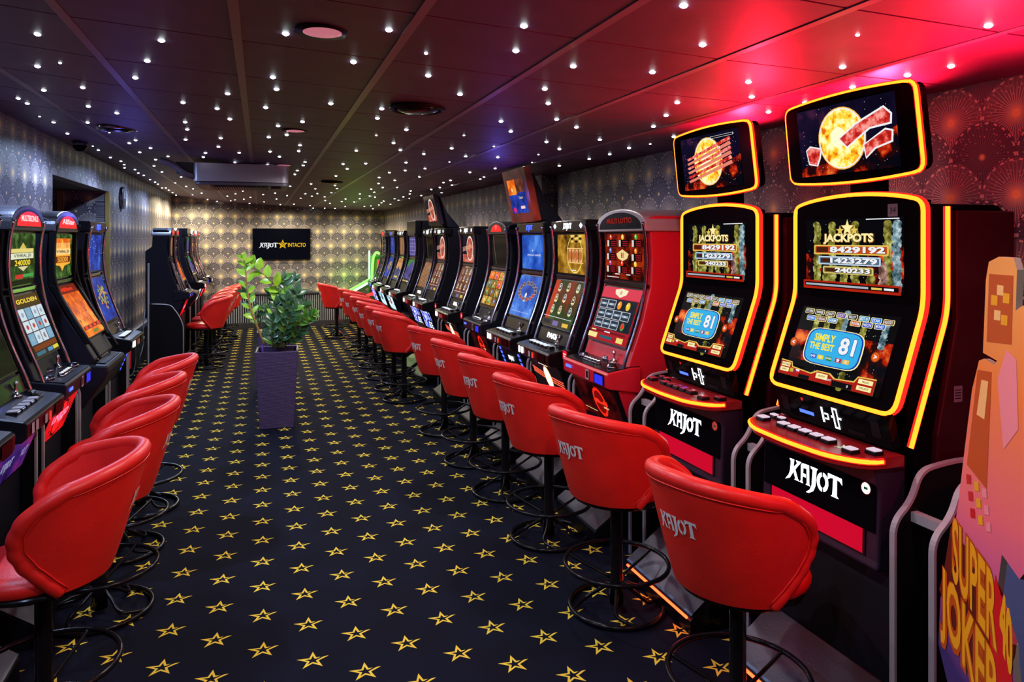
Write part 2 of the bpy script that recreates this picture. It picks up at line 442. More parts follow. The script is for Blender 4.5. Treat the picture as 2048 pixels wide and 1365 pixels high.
WALLD = M('dark_wall', S(22, 24, 38), .5, bump=.2, bscale=40)
YN0, YN1, ZN = at_x(105, 400, XL).y, at_x(217, 400, XL).y, at_x(160, 366, XL).z
mb = MB(); ZT = 2.6
mb.box(XL - .12, XL, YF, YN0, 0, ZT, WP_Y); mb.box(XL - .12, XL, YN1, YB, 0, ZT, WP_Y); mb.box(XL - .12, XL, YN0, YN1, ZN, ZT, WP_Y)
struct(mb.build('wall_left'))
mb = MB(); mb.box(-3.5, XL - .121, YN1, YN1 + .1, 0, ZT, WP_X); struct(mb.build('wall_passage'))
mb = MB(); mb.box(-3.5, XL - .12, YN0 - .12, YN0 - .001, 0, ZT, WALLD); mb.box(-3.6, -3.5, YN0 - .12, YN1 + .1, 0, ZT, WALLD)
struct(mb.build('wall_passage_near'))
mb = MB(); mb.box(-3.5, XL - .121, YN0, YN1, ZN + .001, ZN + .05, WALLD); struct(mb.build('trim_lintel'))
GOLD = M('gold_trim', (.80, .56, .16), .3, .8)
mb = MB(); mb.box(XL - .03, XL + .012, YN1 - .018, YN1 + .03, 0, ZN, GOLD); struct(mb.build('trim_gold'))
mb = MB(); p = at_y(120, 400, YN1 - .02); mb.box(p.x - .03, p.x + .03, YN1 - .02, YN1 - .001, 0, ZN - .0, GOLD); struct(mb.build('trim_gold_passage'))
mb = MB(); mb.box(XL + .0005, XL + .014, YF, YN0 - .001, 0, .50, WALLD); mb.box(XL + .0005, XL + .014, YN1 + .035, YB - .001, 0, .50, WALLD)
struct(mb.build('trim_dado'))
DUCT = M('blue_duct', S(52, 66, 96), .4)
mb = MB(); mb.box(XL + .0005, XL + .05, YN1 + .04, YB - .001, .502, .56, DUCT); struct(mb.build('trim_duct', bevel=.004))
mb = MB(); mb.box(XR, XR + .3, YSTEP, YB, 0, ZT, WP_Y); struct(mb.build('wall_right'))
mb = MB(); mb.box(XR + .0, XRN, YSTEP - .002, YSTEP - .0005, 0, ZT, WP_X); struct(mb.build('wall_right_return'))
mb = MB(); mb.box(XRN, XRN + .15, YF, YSTEP, 0, ZT, WP_Y); struct(mb.build('wall_right_near'))
mb = MB(); mb.box(XL, XR, YB, YB + .1, 0, ZT, WP_X); struct(mb.build('wall_back'))
mb = MB(); mb.box(-3.6, 2.75, YF - .1, YF, 0, ZT, WALLD); struct(mb.build('wall_front'))
mb = MB(); mb.box(XL + .02, XR - .001, YB - .025, YB - .001, 0, .09, BLACKM); struct(mb.build('baseboard_back'))
mb = MB(); mb.box(XRN - .012, XRN - .001, YF, YSTEP - .01, 0, .09, BLACKM); mb.box(XR - .012, XR - .0005, YSTEP + .0, YB - .03, 0, .09, BLACKM); struct(mb.build('baseboard_right'))

# ================================================================= STOOLS
def stool_proto():
    root = thing('stool', '', 'stool')
    zb = .55
    FE = [(0, 66), (.15, 78), (.35, 90), (.55, 97), (.72, 97), (.85, 91), (.94, 82), (1, 70)]
    def fe(v):
        for (a, b), (c, d) in zip(FE, FE[1:]):
            if v <= c: return R(b + (d - b) * (v - a) / (c - a))
        return R(70)
    def zt(ph):
        q = abs(ph) / R(95); return .962 - .095 * q ** 1.7
    def P(ph, v, off=0.0):
        sd = .235 + .062 * v; bk = .235 + .125 * v ** .9
        k = 1 - off / .28
        x = sd * k * math.sin(ph); y = -bk * k * math.cos(ph) if math.cos(ph) > 0 else -sd * k * math.cos(ph) * .9
        return Vector((x, y + .015, zb + (zt(ph) - zb) * v))
    NU, NV = 30, 12
    def grid(off, v0=0.0):
        return [[P(fe(v0 + (1 - v0) * j / NV) * (2 * i / NU - 1), v0 + (1 - v0) * j / NV, off) for i in range(NU + 1)] for j in range(NV + 1)]
    mb = MB()
    for off, flip in ((0, False), (.036, True)):
        g = grid(off); v = [p for r_ in g for p in r_]; fs = []
        for j in range(NV):
            for i in range(NU):
                a = j * (NU + 1) + i; q = (a, a + 1, a + NU + 2, a + NU + 1); fs.append(q[::-1] if flip else q)
        mb.add(v, fs, LEATHER, True)
    bk = mb.build('backrest', root)
    # logo, wrapped on the outside of the back
    LH = .058; lm = MB()
    for pl in kajot_shapes():
        bmt = bmesh.new(); vv = [bmt.verts.new((x, y, 0)) for x, y in pl]; bmt.faces.new(vv)
        bmesh.ops.triangulate(bmt, faces=bmt.faces[:])
        cut = [e for e in bmt.edges if e.calc_length() > .3]
        bmesh.ops.subdivide_edges(bmt, edges=cut, cuts=2); bmesh.ops.triangulate(bmt, faces=bmt.faces[:])
        bmt.verts.index_update(); pts = []
        for q in bmt.verts:
            u = (q.co.x - KAJW / 2) * LH * .92; hgt = q.co.y * LH
            v_ = .54 + hgt / .41
            # seen from behind, text runs left to right along +x
            ph = u / .32
            p = P(ph, v_); n = Vector((math.sin(ph), -math.cos(ph), -.2)).normalized(); pts.append(p + n * .0035)
        lm.add(pts, [tuple(w_.index for w_ in f.verts) for f in bmt.faces], CREAM); bmt.free()
    lm.build('logo_print', bk, label='cream logo lettering printed on the red back')
    # padded roll along the rim and ruched front edges
    def mid(ph, v): return (P(ph, v) + P(ph, v, .036)) / 2
    pth = [mid(fe(v / 24), v / 24) for v in range(0, 24)] + [mid(fe(1) * (1 - 2 * i / 40), 1) for i in range(41)] + [mid(-fe(v / 24), v / 24) for v in range(23, -1, -1)]
    n = len(pth)
    def rf(t):
        e = min(t, 1 - t); base = .0225 + .004 * min(1, e * 4)
        if e < .27: base += .0022 * abs(math.sin(e * 75))
        return base
    sp_ = spline(pth, 2)
    MB().tube(sp_, .024, LEATHER, 10, rfun=rf).build('rim_roll', bk)
    pip = [P(fe(v / 24) - R(7), v / 24, -.002) for v in range(1, 24)] + [P((fe(1) - R(7)) * (1 - 2 * i / 40), .945, -.002) for i in range(41)] + [P(-(fe(v / 24) - R(7)), v / 24, -.002) for v in range(23, 0, -1)]
    MB().tube(pip, .0028, LEATHER, 5).build('piping', bk)
    MB().lathe([(.01, .549), (.205, .549), (.218, .56), (.224, .58), (.214, .60), (.18, .618), (.02, .622)], LEATHER, 28, (0, .035)).build('seat', root)
    MB().lathe([(.01, .53), (.215, .53), (.22, .548), (.01, .548)], BLACK, 24, (0, .01)).build('seat_plate', root)
    MB().lathe([(.033, .02), (.033, .14), (.029, .16), (.029, .49), (.05, .529), (.02, .53)], BLACK, 16).build('pole', root)
    circ = lambda r, z, n=40: [(r * math.cos(2 * math.pi * k / n), r * math.sin(2 * math.pi * k / n), z) for k in range(n)]
    fr = MB().tube(circ(.245, .212), .011, BLACK, 8, closed=True)
    for a in (90, 210, 330):
        c, s_ = math.cos(R(a)), math.sin(R(a))
        fr.tube(spline([(.24 * c, .24 * s_, .212), (.17 * c, .17 * s_, .185), (.028 * c, .028 * s_, .135)], 4), .008, BLACK, 6)
    fr.build('foot_ring', root)
    br = MB().tube(circ(.222, .013), .012, BLACK, 8, closed=True)
    for a in (45, 135, 225, 315):
        c, s_ = math.cos(R(a)), math.sin(R(a)); c2, s2 = math.cos(R(a + 24)), math.sin(R(a + 24))
        br.tube(spline([(.026 * c, .026 * s_, .115), (.085 * c, .085 * s_, .075), (.15 * c, .15 * s_, .03), (.222 * c2, .222 * s2, .015)], 5), .009, BLACK, 6)
    br.build('base_ring', root)
    return root
SP = stool_proto(); _first = [True]
def stool(x, y, rz, label, group):
    o = SP if _first[0] else copy_tree(SP); _first[0] = False
    o.location = (x, y, 0); o.rotation_euler = (0, 0, rz); tag(o, label, 'stool', group); return o
GR, GL, GF = 'stools along the right row of machines', 'stools along the near left machines', 'stools along the far left machines'
RS = [(1.60, 2.17, 'nearest, its back filling the lower right beside the tall jackpot machine'), (1.60, 3.10, 'second from the camera on the right, below the farther jackpot machine'),
      (1.60, 3.957, 'third from the camera on the right, before the red lotto machine'), (1.60, 4.76, 'fourth from the camera on the right, before the gold screen machine'),
      (1.585, 5.516, 'fifth from the camera on the right, before the blue screen machine'), (1.58, 6.45, 'sixth from the camera on the right, before the red dome machine'),
      (1.475, 7.86, 'seventh on the right, first of the far cluster'), (1.47, 8.48, 'eighth on the right, second of the far cluster'),
      (1.465, 9.2, 'ninth on the right, in the middle of the far cluster'), (1.48, 10.05, 'tenth on the right, mostly hidden behind the far cluster'), (1.475, 10.85, 'eleventh on the right, low rim showing past its neighbour'),
      (1.475, 11.7, 'twelfth on the right, second before the stool nearest the radiator')]
for i, (x, y, l) in enumerate(RS): stool(x, y, R(-75 + (3 if i % 2 else -2)), 'red leather tub stool, ' + l, GR)
stool(1.28, 13.25, R(-82), 'red leather tub stool farthest on the right, standing out in front of the radiator', GR)
for (x, y, a, l) in [(-.74, 3.02, 96, 'nearest on the left, its orange-lit back cut by the frame edge'), (-.715, 3.85, 90, 'second from the camera in the near left row'),
                     (-.75, 4.57, 84, 'third from the camera in the near left row'), (-.74, 5.25, 92, 'fourth and last of the near left row')]:
    stool(x, y, R(a), 'red leather tub stool, ' + l, GL)
for (x, y, a, l) in [(-.707, 10.72, 92, 'nearest of the far left row, seat seen from the side'), (-.70, 11.5, 88, 'second in the far left row'), (-.69, 12.2, 92, 'third in the far left row'),
                     (-.66, 13.0, 84, 'fourth in the far left row'), (-.60, 13.75, 80, 'last of the far left row, orange back near the radiator')]:
    stool(x, y, R(a), 'red leather tub stool, ' + l, GF)

# ================================================================= SCREEN PICTURES
def C(r, g, b, st=1.0): return E(S(r, g, b), st)
NEB_RED = nebula('screen_red_clouds', [(.40, S(6, 6, 16)), (.50, S(40, 6, 6)), (.58, S(190, 36, 10)), (.70, S(250, 130, 50))], 11)
NEB_DARK = nebula('screen_dark_sky', [(.35, S(5, 5, 14)), (.60, S(18, 12, 40)), (.75, S(70, 30, 60))], 9)
SUNM = nebula('screen_sun', [(.38, S(214, 96, 10)), (.48, S(250, 200, 40)), (.60, S(255, 250, 180))], 26, 1.2)
RIBBON = nebula('screen_ribbon', [(.4, S(170, 24, 20)), (.5, S(222, 60, 50)), (.62, S(255, 160, 150))], 30)
BLUES = nebula('screen_blue', [(.35, S(20, 54, 150)), (.5, S(36, 90, 200)), (.7, S(90, 150, 240))], 5)
BLUED = nebula('screen_blue_city', [(.35, S(14, 26, 96)), (.55, S(28, 62, 176)), (.75, S(60, 110, 210))], 8)
ORNG = nebula('screen_orange', [(.35, S(190, 60, 8)), (.5, S(240, 110, 20)), (.7, S(255, 170, 60))], 8)
GOLDS = nebula('screen_gold', [(.35, S(60, 40, 10)), (.5, S(150, 104, 24)), (.7, S(226, 176, 66))], 7)
REDGRN = nebula('screen_red_green', [(.40, S(128, 44, 12)), (.48, S(70, 54, 20)), (.55, S(36, 60, 22)), (.7, S(60, 90, 40))], 5)
PINK = nebula('screen_planet', [(.35, S(120, 44, 40)), (.5, S(190, 84, 66)), (.7, S(240, 170, 130))], 12)
BROWN = nebula('screen_brown', [(.35, S(46, 20, 14)), (.5, S(96, 46, 34)), (.7, S(150, 90, 70))], 9)
PURP = nebula('screen_purple', [(.35, S(14, 12, 44)), (.5, S(50, 44, 110)), (.7, S(120, 110, 180))], 16)
REDPAY = nebula('screen_pay_table', [(.40, S(30, 4, 2)), (.5, S(110, 20, 6)), (.66, S(176, 50, 16))], 9)
GREENY = nebula('screen_green_cave', [(.35, S(10, 16, 10)), (.5, S(30, 60, 20)), (.65, S(90, 130, 60))], 12)
YELC = nebula('screen_cards', [(.35, S(90, 60, 20)), (.5, S(196, 150, 40)), (.7, S(240, 220, 150))], 30)
COINS = [nebula('coin_olive', [(.4, S(70, 66, 20)), (.55, S(150, 146, 60)), (.7, S(220, 220, 150))], 40), nebula('coin_silver', [(.4, S(50, 80, 90)), (.55, S(130, 160, 170)), (.7, S(230, 240, 240))], 40),
         nebula('coin_rose', [(.4, S(90, 60, 50)), (.55, S(170, 130, 120)), (.7, S(240, 220, 200))], 40)]
W_ = C(240, 242, 246); K_ = C(6, 6, 10); GD = C(232, 196, 90); GDL = C(255, 240, 170); RD = C(214, 40, 24); SKY = C(52, 176, 232)

def sky_dots(c, n, seed):
    r = random.Random(seed)
    for _ in range(n): c.circ(r.uniform(.02, .98), r.uniform(.02, .98), .0011, W_, n=5, lift=.02)
def jackpot_screen(w, h):
    c = Canvas(w, h); c.rect(0, 0, 1, 1, K_); r = random.Random(3)
    c.rect(0, .05, .18, .5, NEB_RED); c.rect(.66, .1, 1, .62, NEB_RED)
    for cx, y0, y1, k in ((.13, .1, .95, 0), (.30, .06, .93, 0), (.42, 0.06, .25, 0), (.54, .06, .95, 0), (.70, .06, .2, 0), (.86, .06, .95, 0), (.945, .06, .94, 1), (.82, .06, .4, 2), (.24, .06, .2, 0)):
        y = y0
        while y < y1:
            c.circ(cx + r.uniform(-.012, .012), y, .017, COINS[k], .012, lift=.08, n=12); y += .045 if .3 < y < .8 else .033
    sky_dots(c, 40, 1)
    c.star(.47, .87, .030, GD); c.star(.47, .87, .026, GDL); c.star(.395, .835, .018, GD); c.star(.545, .835, .018, GD)
    c.text('JACKPOTS', .475, .715, .041, C(120, 70, 10), .07, w * .54); c.text('JACKPOTS', .475, .72, .037, GDL, .045, w * .52)
    for y0, y1, x0, x1, t, fm, bmx, tw in ((.50, .635, .11, .88, '8429192', GD, C(196, 74, 24), .56), (.355, .475, .165, .81, '1423279', C(190, 210, 230), C(84, 112, 136), .48), (.23, .335, .22, .745, '240233', C(214, 196, 110), C(120, 108, 50), .36)):
        c.rrect(x0, y0, x1, y1, .006, fm); c.rrect(x0 + .015, y0 + .018, x1 - .015, y1 - .018, .004, bmx)
        c.rect(x0 + .03, y0 + .03, x0 + .16, y1 - .03, C(70, 30, 16))
        tx = x1 - .03 - tw / 2
        c.text(t, tx, (y0 + y1) / 2 - .004, (y1 - y0) * h * .70, C(40, 14, 6), .07, w * tw * 1.02); c.text(t, tx, (y0 + y1) / 2 + .002, (y1 - y0) * h * .66, W_, .045, w * tw)
    c.rect(0, .0, 1, .12, C(176, 34, 16)); c.rect(.02, .035, .98, .095, K_); c.rect(.03, .05, .70, .078, C(170, 180, 190)); c.rect(.73, .05, .83, .078, GD); c.rect(.85, .05, .94, .078, W_)
    c.rect(.68, .975, .99, .988, W_)
    return c
def simply_screen(w, h):
    c = Canvas(w, h); c.rect(0, 0, 1, 1, K_); r = random.Random(5)
    c.rect(0, .25, .26, .66, NEB_RED); c.rect(.74, .2, 1, .66, NEB_RED)
    for cx, y0, y1, k in ((.2, .5, .95, 0), (.32, .6, .9, 0), (.5, .7, 1, 1), (.62, .0, .2, 0), (.70, .6, .8, 0), (.90, .6, .95, 1), (.45, .7, .9, 0)):
        y = y0
        while y < y1: c.circ(cx, y, .014, COINS[k], .009, lift=.08, n=12); y += .045
    sky_dots(c, 50, 2)
    cols = [(60, 44, 34), (30, 30, 36), (90, 76, 60), (110, 60, 150), (20, 20, 24), (40, 150, 200), (30, 120, 220), (110, 70, 30)]
    names = ['STARS', 'WINNER', 'CRAZY', 'LUCKY', 'VALLEY', 'BEST 81', 'STAR', 'NUGGET']
    def badge(x, y, cc, t):
        c.rrect(x - .052, y - .036, x + .052, y + .036, .005, GDL); c.rrect(x - .046, y - .030, x + .046, y + .030, .004, C(*cc))
        c.text(t, x, y, .010, W_, .02, w * .075)
    for i in range(8): badge(.095 + i * .119, .935 - .004 * i, cols[i], names[i])
    for x, cc, t in ((.155, (30, 110, 210), 'STARS'), (.275, (120, 60, 26), 'VEGAS'), (.395, (50, 130, 200), 'FARM'), (.635, (200, 80, 20), 'BOOM'), (.755, (24, 60, 190), 'NEON'), (.875, (40, 90, 200), 'MONEY')): badge(x, .835, cc, t)
    def blob(k, m_):
        pts = []
        for i in range(24):
            a = 2 * math.pi * i / 24; cx_, sx_ = math.cos(a), math.sin(a)
            pts.append(((.49 + .285 * k * math.copysign(abs(cx_) ** .35, cx_)) * w, (.47 + .235 * k * math.copysign(abs(sx_) ** .55, sx_)) * h))
        c.poly(pts, m_)
    blob(1.06, GDL); blob(1.02, C(10, 60, 170)); blob(.97, SKY)
    Y_ = C(250, 232, 60)
    c.text('SIMPLY', .385, .585, .027, Y_, .03, w * .22); c.text('THE BEST', .375, .468, .024, Y_, .03, w * .26)
    c.text('81', .635, .52, .062, C(10, 60, 170), .06, w * .17); c.text('81', .635, .52, .058, W_, .035, w * .16)
    for x, cc, t in ((.32, (30, 60, 190), 'BAR'), (.40, (230, 210, 50), '$$'), (.49, (30, 130, 50), 'JOKER'), (.59, (180, 40, 60), 'x'), (.67, (240, 190, 60), 'o')):
        c.rect(x - .032, .30, x + .032, .355, C(*cc)); c.text(t, x, .328, .009, W_, .02)
    c.star(.59, .328, .009, W_)
    for x, t in ((.07, '<'), (.93, '>')):
        c.circ(x, .46, .017, C(150, 60, 10)); c.circ(x, .46, .014, C(230, 90, 20)); c.text(t, x, .46, .014, W_, .05)
    c.poly([(0, .0), (0, .2 * h), (.13 * w, .19 * h), (.15 * w, .13 * h), (.36 * w, .10 * h), (.42 * w, .15 * h), (.56 * w, .15 * h), (.62 * w, .10 * h), (.80 * w, .12 * h), (.83 * w, .19 * h), (w, .2 * h), (w, 0)], GD)
    c.poly([(0, .0), (0, .185 * h), (.125 * w, .175 * h), (.145 * w, .115 * h), (.37 * w, .085 * h), (.43 * w, .135 * h), (.55 * w, .135 * h), (.61 * w, .085 * h), (.81 * w, .105 * h), (.835 * w, .175 * h), (w, .185 * h), (w, 0)], C(170, 26, 14))
    c.rect(.24, 0, .36, .05, K_); c.rect(.6, 0, .8, .07, K_)
    for x0, y0, x1, y1, t in ((.02, .11, .12, .165, 'PAYTABLE'), (.02, .04, .12, .095, 'INFO'), (.43, .05, .55, .12, 'SPUSTIT'), (.85, .11, .985, .165, 'VKLAD'), (.85, .03, .985, .085, 'VYPLATIT')):
        c.rect(x0, y0, x1, y1, GDL); c.text(t, (x0 + x1) / 2, (y0 + y1) / 2, .0065, C(80, 40, 10), .02)
    c.rect(.14, .05, .18, .10, C(200, 180, 60)); c.rect(.20, .05, .25, .075, C(214, 30, 40)); c.rect(.20, .075, .25, .10, W_); c.poly([(.20 * w, .05 * h), (.222 * w, .075 * h), (.20 * w, .1 * h)], C(20, 60, 160))
    c.text('KREDIT', .57, .06, .006, W_, .02); c.text('0', .77, .035, .009, W_, .02)
    return c
def sun_screen(w, h, blurred=False):
    c = Canvas(w, h); c.rect(0, 0, 1, 1, NEB_DARK); c.rect(0, 0, 1, .12, NEB_RED)
    c.poly([(0, .1 * h), (.3 * w, .34 * h), (.6 * w, .30 * h), (w, .55 * h), (w, 0), (0, 0)], NEB_RED); sky_dots(c, 60, 4)
    rr = h * .42
    c.circ(.47, .50, rr * 1.07, C(255, 190, 90), n=28); c.circ(.47, .50, rr * 1.03, W_, n=28); c.circ(.47, .50, rr * .99, SUNM, n=28); c.circ(.44, .52, rr * .35, C(255, 255, 210), n=20)
    if not blurred:
        c.poly([(.44 * w, .50 * h), (.62 * w, .68 * h), (.90 * w, .84 * h), (.97 * w, .72 * h), (.96 * w, .58 * h), (.76 * w, .56 * h), (.52 * w, .34 * h)], W_); c.poly([(.455 * w, .495 * h), (.63 * w, .655 * h), (.895 * w, .81 * h), (.955 * w, .71 * h), (.945 * w, .605 * h), (.755 * w, .585 * h), (.525 * w, .37 * h)], RIBBON)
        c.poly([(.68 * w, .36 * h), (.90 * w, .54 * h), (.97 * w, .50 * h), (.96 * w, .34 * h), (.80 * w, .28 * h), (.70 * w, .16 * h)], W_); c.poly([(.695 * w, .355 * h), (.90 * w, .515 * h), (.955 * w, .485 * h), (.945 * w, .36 * h), (.79 * w, .30 * h), (.705 * w, .19 * h)], RIBBON)
        c.poly([(.08 * w, .40 * h), (.10 * w, .18 * h), (.20 * w, .14 * h), (.24 * w, .26 * h), (.26 * w, .40 * h), (.13 * w, .46 * h)], W_)
        c.poly([(.09 * w, .39 * h), (.11 * w, .20 * h), (.19 * w, .16 * h), (.225 * w, .27 * h), (.245 * w, .385 * h), (.135 * w, .44 * h)], RIBBON)
    else:
        for i in range(6):
            a = .20 + i * .085; c.poly([(.10 * w, (a - .02) * h), (.86 * w, (a + .26) * h), (.88 * w, (a + .20) * h), (.12 * w, (a - .06) * h)], RIBBON if i % 2 else C(232, 130, 110), lift=.5)
        c.rect(.55, .90, .93, .94, W_); c.rect(.56, .905, .92, .935, K_); c.text('94', .68, .72, .014, W_)
    return c
def icon(c, x, y, r, k, seed=0):
    pal = [(236, 60, 40), (250, 210, 50), (70, 180, 60), (60, 110, 220), (240, 140, 40), (170, 60, 160)]
    c.circ(x, y, r, C(*pal[k % 6]), lift=.4, n=12); c.circ(x - r / c.w * .25, y + r / c.h * .25, r * .4, C(255, 246, 220), lift=.2, n=8)
def reels(c, nx, ny, x0, y0, x1, y1, cell, kinds):
    for i in range(nx):
        for j in range(ny):
            xa, xb = x0 + (x1 - x0) * (i + .06) / nx, x0 + (x1 - x0) * (i + .94) / nx; ya, yb = y0 + (y1 - y0) * (j + .06) / ny, y0 + (y1 - y0) * (j + .94) / ny
            cell(c, xa, ya, xb, yb, kinds[(i * 7 + j * 3) % len(kinds)] if isinstance(kinds, list) else kinds)
def scr(style, w, h):
    c = Canvas(w, h)
    if style == 'pay':
        c.rect(0, 0, 1, 1, REDPAY)
        for i, (x, y) in enumerate([(.18, .84), (.5, .84), (.84, .84), (.18, .54), (.84, .54), (.18, .26), (.5, .26), (.84, .26)]):
            c.rect(x - .13, y - .13, x + .13, y + .03, K_); c.rect(x - .12, y - .12, x - .07, y + .02, C(220, 210, 200)); icon(c, x - .02, y + .09, .015, i)
            for k in range(3): c.rect(x - .02, y - .11 + k * .045, x + .11, y - .085 + k * .045, C(150, 20, 30), lift=.1)
        c.poly([(.34 * w, .56 * h), (.50 * w, .66 * h), (.66 * w, .56 * h), (.62 * w, .46 * h), (.5 * w, .40 * h), (.38 * w, .46 * h)], C(244, 214, 150)); c.text('81', .5, .53, .03, C(140, 30, 20), .03)
        c.rect(.08, .03, .4, .045, W_); c.rect(.3, .10, .42, .12, W_); c.rect(.6, .10, .7, .12, W_)
    elif style == 'fruit':
        c.rect(0, 0, 1, 1, C(170, 24, 36)); c.rect(0, .8, 1, 1, C(220, 60, 80)); c.poly([(.33 * w, .96 * h), (.5 * w, .99 * h), (.67 * w, .96 * h), (.64 * w, .88 * h), (.5 * w, .82 * h), (.36 * w, .88 * h)], C(255, 236, 200)); c.text('81', .5, .91, .02, C(190, 40, 30), .02)
        c.rect(.02, .22, .98, .79, C(24, 30, 44))
        def cell(c, xa, ya, xb, yb, k):
            if k == 'b': c.rrect(xa, ya, xb, yb, .006, C(200, 206, 214)); c.rrect(xa + .012, ya + .01, xb - .012, yb - .01, .005, C(40, 52, 70)); c.rect(xa + .03, (ya + yb) / 2 - .02, xb - .03, (ya + yb) / 2 + .02, C(150, 170, 190)); c.text('BAR', (xa + xb) / 2, (ya + yb) / 2, .009, W_, .03)
            elif k == 'w': c.circ((xa + xb) / 2, (ya + yb) / 2, .022, C(60, 160, 60)); c.circ((xa + xb) / 2, (ya + yb) / 2 + .01, .017, C(230, 50, 40))
            else: c.circ((xa + xb) / 2, (ya + yb) / 2, .023, C(245, 150, 30) if k == 'o' else C(240, 200, 50)); c.circ((xa + xb) / 2 - .02, (ya + yb) / 2 + .02, .006, W_, lift=.3)
        ks = [['b', 'b', 'b'], ['b', 'b', 'b'], ['b', 'b', 'o'], ['w', 'b', 'y']]
        for i in range(4):
            for j in range(3): cell(c, .05 + .225 * i, .235 + .18 * j, .05 + .225 * i + .21, .235 + .18 * j + .165, ks[i][j])
        c.rect(.02, .15, .98, .19, C(110, 10, 20)); c.rect(.04, .03, .28, .12, C(250, 230, 150)); c.rect(.36, .05, .68, .10, C(40, 90, 110)); c.rect(.8, .03, .96, .12, C(240, 220, 120)); c.rect(.1, .16, .22, .18, GDL); c.rect(.45, .16, .6, .18, W_)
    elif style == 'goldsun':
        c.rect(0, 0, 1, 1, GOLDS); c.circ(.62, .5, .12, C(250, 226, 110), .122); c.circ(.62, .5, .113, GOLDS, .114)
        for i in range(4): c.rect(.42 + .12 * i, .30, .50 + .12 * i, .62, C(235, 170, 120), lift=.4); c.circ(.46 + .12 * i, .46, .02, C(200, 110, 60), .03, lift=.3)
        c.rect(.36, .63, .92, .66, C(250, 200, 120)); c.rect(.36, .27, .92, .295, C(250, 200, 120))
        for i in range(3):
            for j in range(3): c.rect(.5 + .14 * i, .80 + .07 * j, .6 + .14 * i, .85 + .07 * j, C(30, 24, 16) if (i + j) % 2 else C(240, 210, 110), lift=.3)
        c.rect(.3, .08, .38, .10, C(60, 90, 200)); c.rect(.5, .08, .68, .10, W_)
    elif style in ('wheel', 'icons'):
        c.rect(0, 0, 1, 1, REDGRN if style == 'wheel' else BROWN); c.rect(0, .15, .16 if style == 'wheel' else .3, 1, C(190, 60, 20) if style == 'wheel' else C(110, 50, 30))
        for i, (x, y) in enumerate([(.22, .84), (.52, .86), (.86, .86), (.22, .60), (.52, .62), (.84, .60), (.22, .36), (.50, .36), (.86, .36)]):
            if style == 'icons' and i in (0, 3): 
                c.circ(x, y, .022, W_); c.circ(x, y, .019, BROWN); continue
            c.circ(x, y, .024, C(226, 214, 190), .030); c.circ(x, y, .019, C(*[(60, 70, 120), (90, 70, 40), (110, 140, 120), (150, 120, 60)][i % 4]), .024); c.circ(x, y + .02, .008, C(240, 230, 210)); c.rect(x - .05, y - .07, x + .05, y - .045, GDL, lift=.3)
        c.rect(0, .19, 1, .20, W_); c.rect(0, .0, 1, .14, C(70, 60, 50)); c.rect(.05, .04, .3, .11, C(40, 40, 46)); c.rect(.4, .02, .6, .12, C(120, 110, 170)); c.rect(.75, .03, .95, .11, C(230, 190, 70))
    elif style == 'apollo':
        c.rect(0, 0, 1, 1, BLUES); c.text('APOLLO GAMES', .56, .42, .014, W_, 0, w * .62); c.poly([(.5 * w, .5 * h), (.508 * w, .54 * h), (.54 * w, .55 * h), (.508 * w, .56 * h), (.5 * w, .6 * h), (.492 * w, .56 * h), (.46 * w, .55 * h), (.492 * w, .54 * h)], W_)
    elif style == 'ring':
        c.rect(0, 0, 1, 1, BLUES if w > .3 else BLUED)
        for k in range(14):
            a = 2 * math.pi * k / 14; x, y = .52 + .36 * math.cos(a), .62 + .2 * math.sin(a); c.rect(x - .055, y - .045, x + .055, y + .045, C(190, 170, 90), lift=.3); c.rect(x - .045, y - .035, x + .045, y + .035, C(40 + 12 * k, 60, 110 - 5 * k), lift=.3)
        c.circ(.52, .52, .018, W_); c.circ(.52, .38, .02, C(160, 190, 240), .010); c.text('<', .12, .2, .016, W_); c.text('>', .92, .2, .016, W_); c.rect(.1, .1, .9, .105, W_)
    elif style == 'city':
        c.rect(0, 0, 1, 1, BLUED)
        r = random.Random(8)
        for _ in range(26): c.rect(*(lambda x, y: (x, y, x + .06, y + .012))(r.uniform(.05, .9), r.uniform(.1, .9)), C(120, 160, 230), lift=.1)
    elif style == 'coins':
        c.rect(0, 0, 1, 1, BLUED); r = random.Random(9)
        for _ in range(46):
            a, q = r.uniform(0, 6.28), r.uniform(.1, .3); x, y = .5 + q * 1.1 * math.cos(a), .55 + q * math.sin(a); c.rect(x - .04, y - .03, x + .04, y + .03, C(r.randint(120, 230), r.randint(120, 190), 70), lift=.1)
    elif style == 'planet':
        c.rect(0, 0, 1, 1, NEB_DARK); c.rect(0, 0, 1, .3, PINK); c.circ(.62, .53, .115, C(255, 220, 190), .120); c.circ(.62, .53, .108, W_, .113); c.circ(.62, .53, .10, PINK, .105)
        for k in range(4): c.poly([(0, (.42 + .05 * k) * h), (.9 * w, (.60 + .03 * k) * h), (.9 * w, (.585 + .03 * k) * h), (0, (.40 + .05 * k) * h)], C(240, 170, 140), lift=.3)
        c.rect(.2, .04, .8, .07, C(250, 120, 130))
    elif style == 'off': c.rect(0, 0, 1, 1, GLASSK); c.poly([(.1 * w, .98 * h), (.12 * w, .98 * h), (.3 * w, .05 * h), (.28 * w, .05 * h)], C(120, 100, 84))
    elif style == 'cards':
        c.rect(0, 0, 1, 1, C(60, 34, 14))
        for j in range(4):
            for i in range(3): c.rect(.03 + .33 * i, .06 + .235 * j, .33 + .33 * i, .28 + .235 * j, [YELC, GOLDS, COINS[0], ORNG][(j + (i == 2)) % 4], lift=.3); icon(c, .18 + .33 * i, .17 + .235 * j, .02, i + j + 1)
    elif style == 'purple':
        c.rect(0, 0, 1, 1, PURP)
        for i in range(6): c.rect(.04 + .16 * i, .05, .09 + .16 * i, .95, C(130, 120, 200), lift=.2)
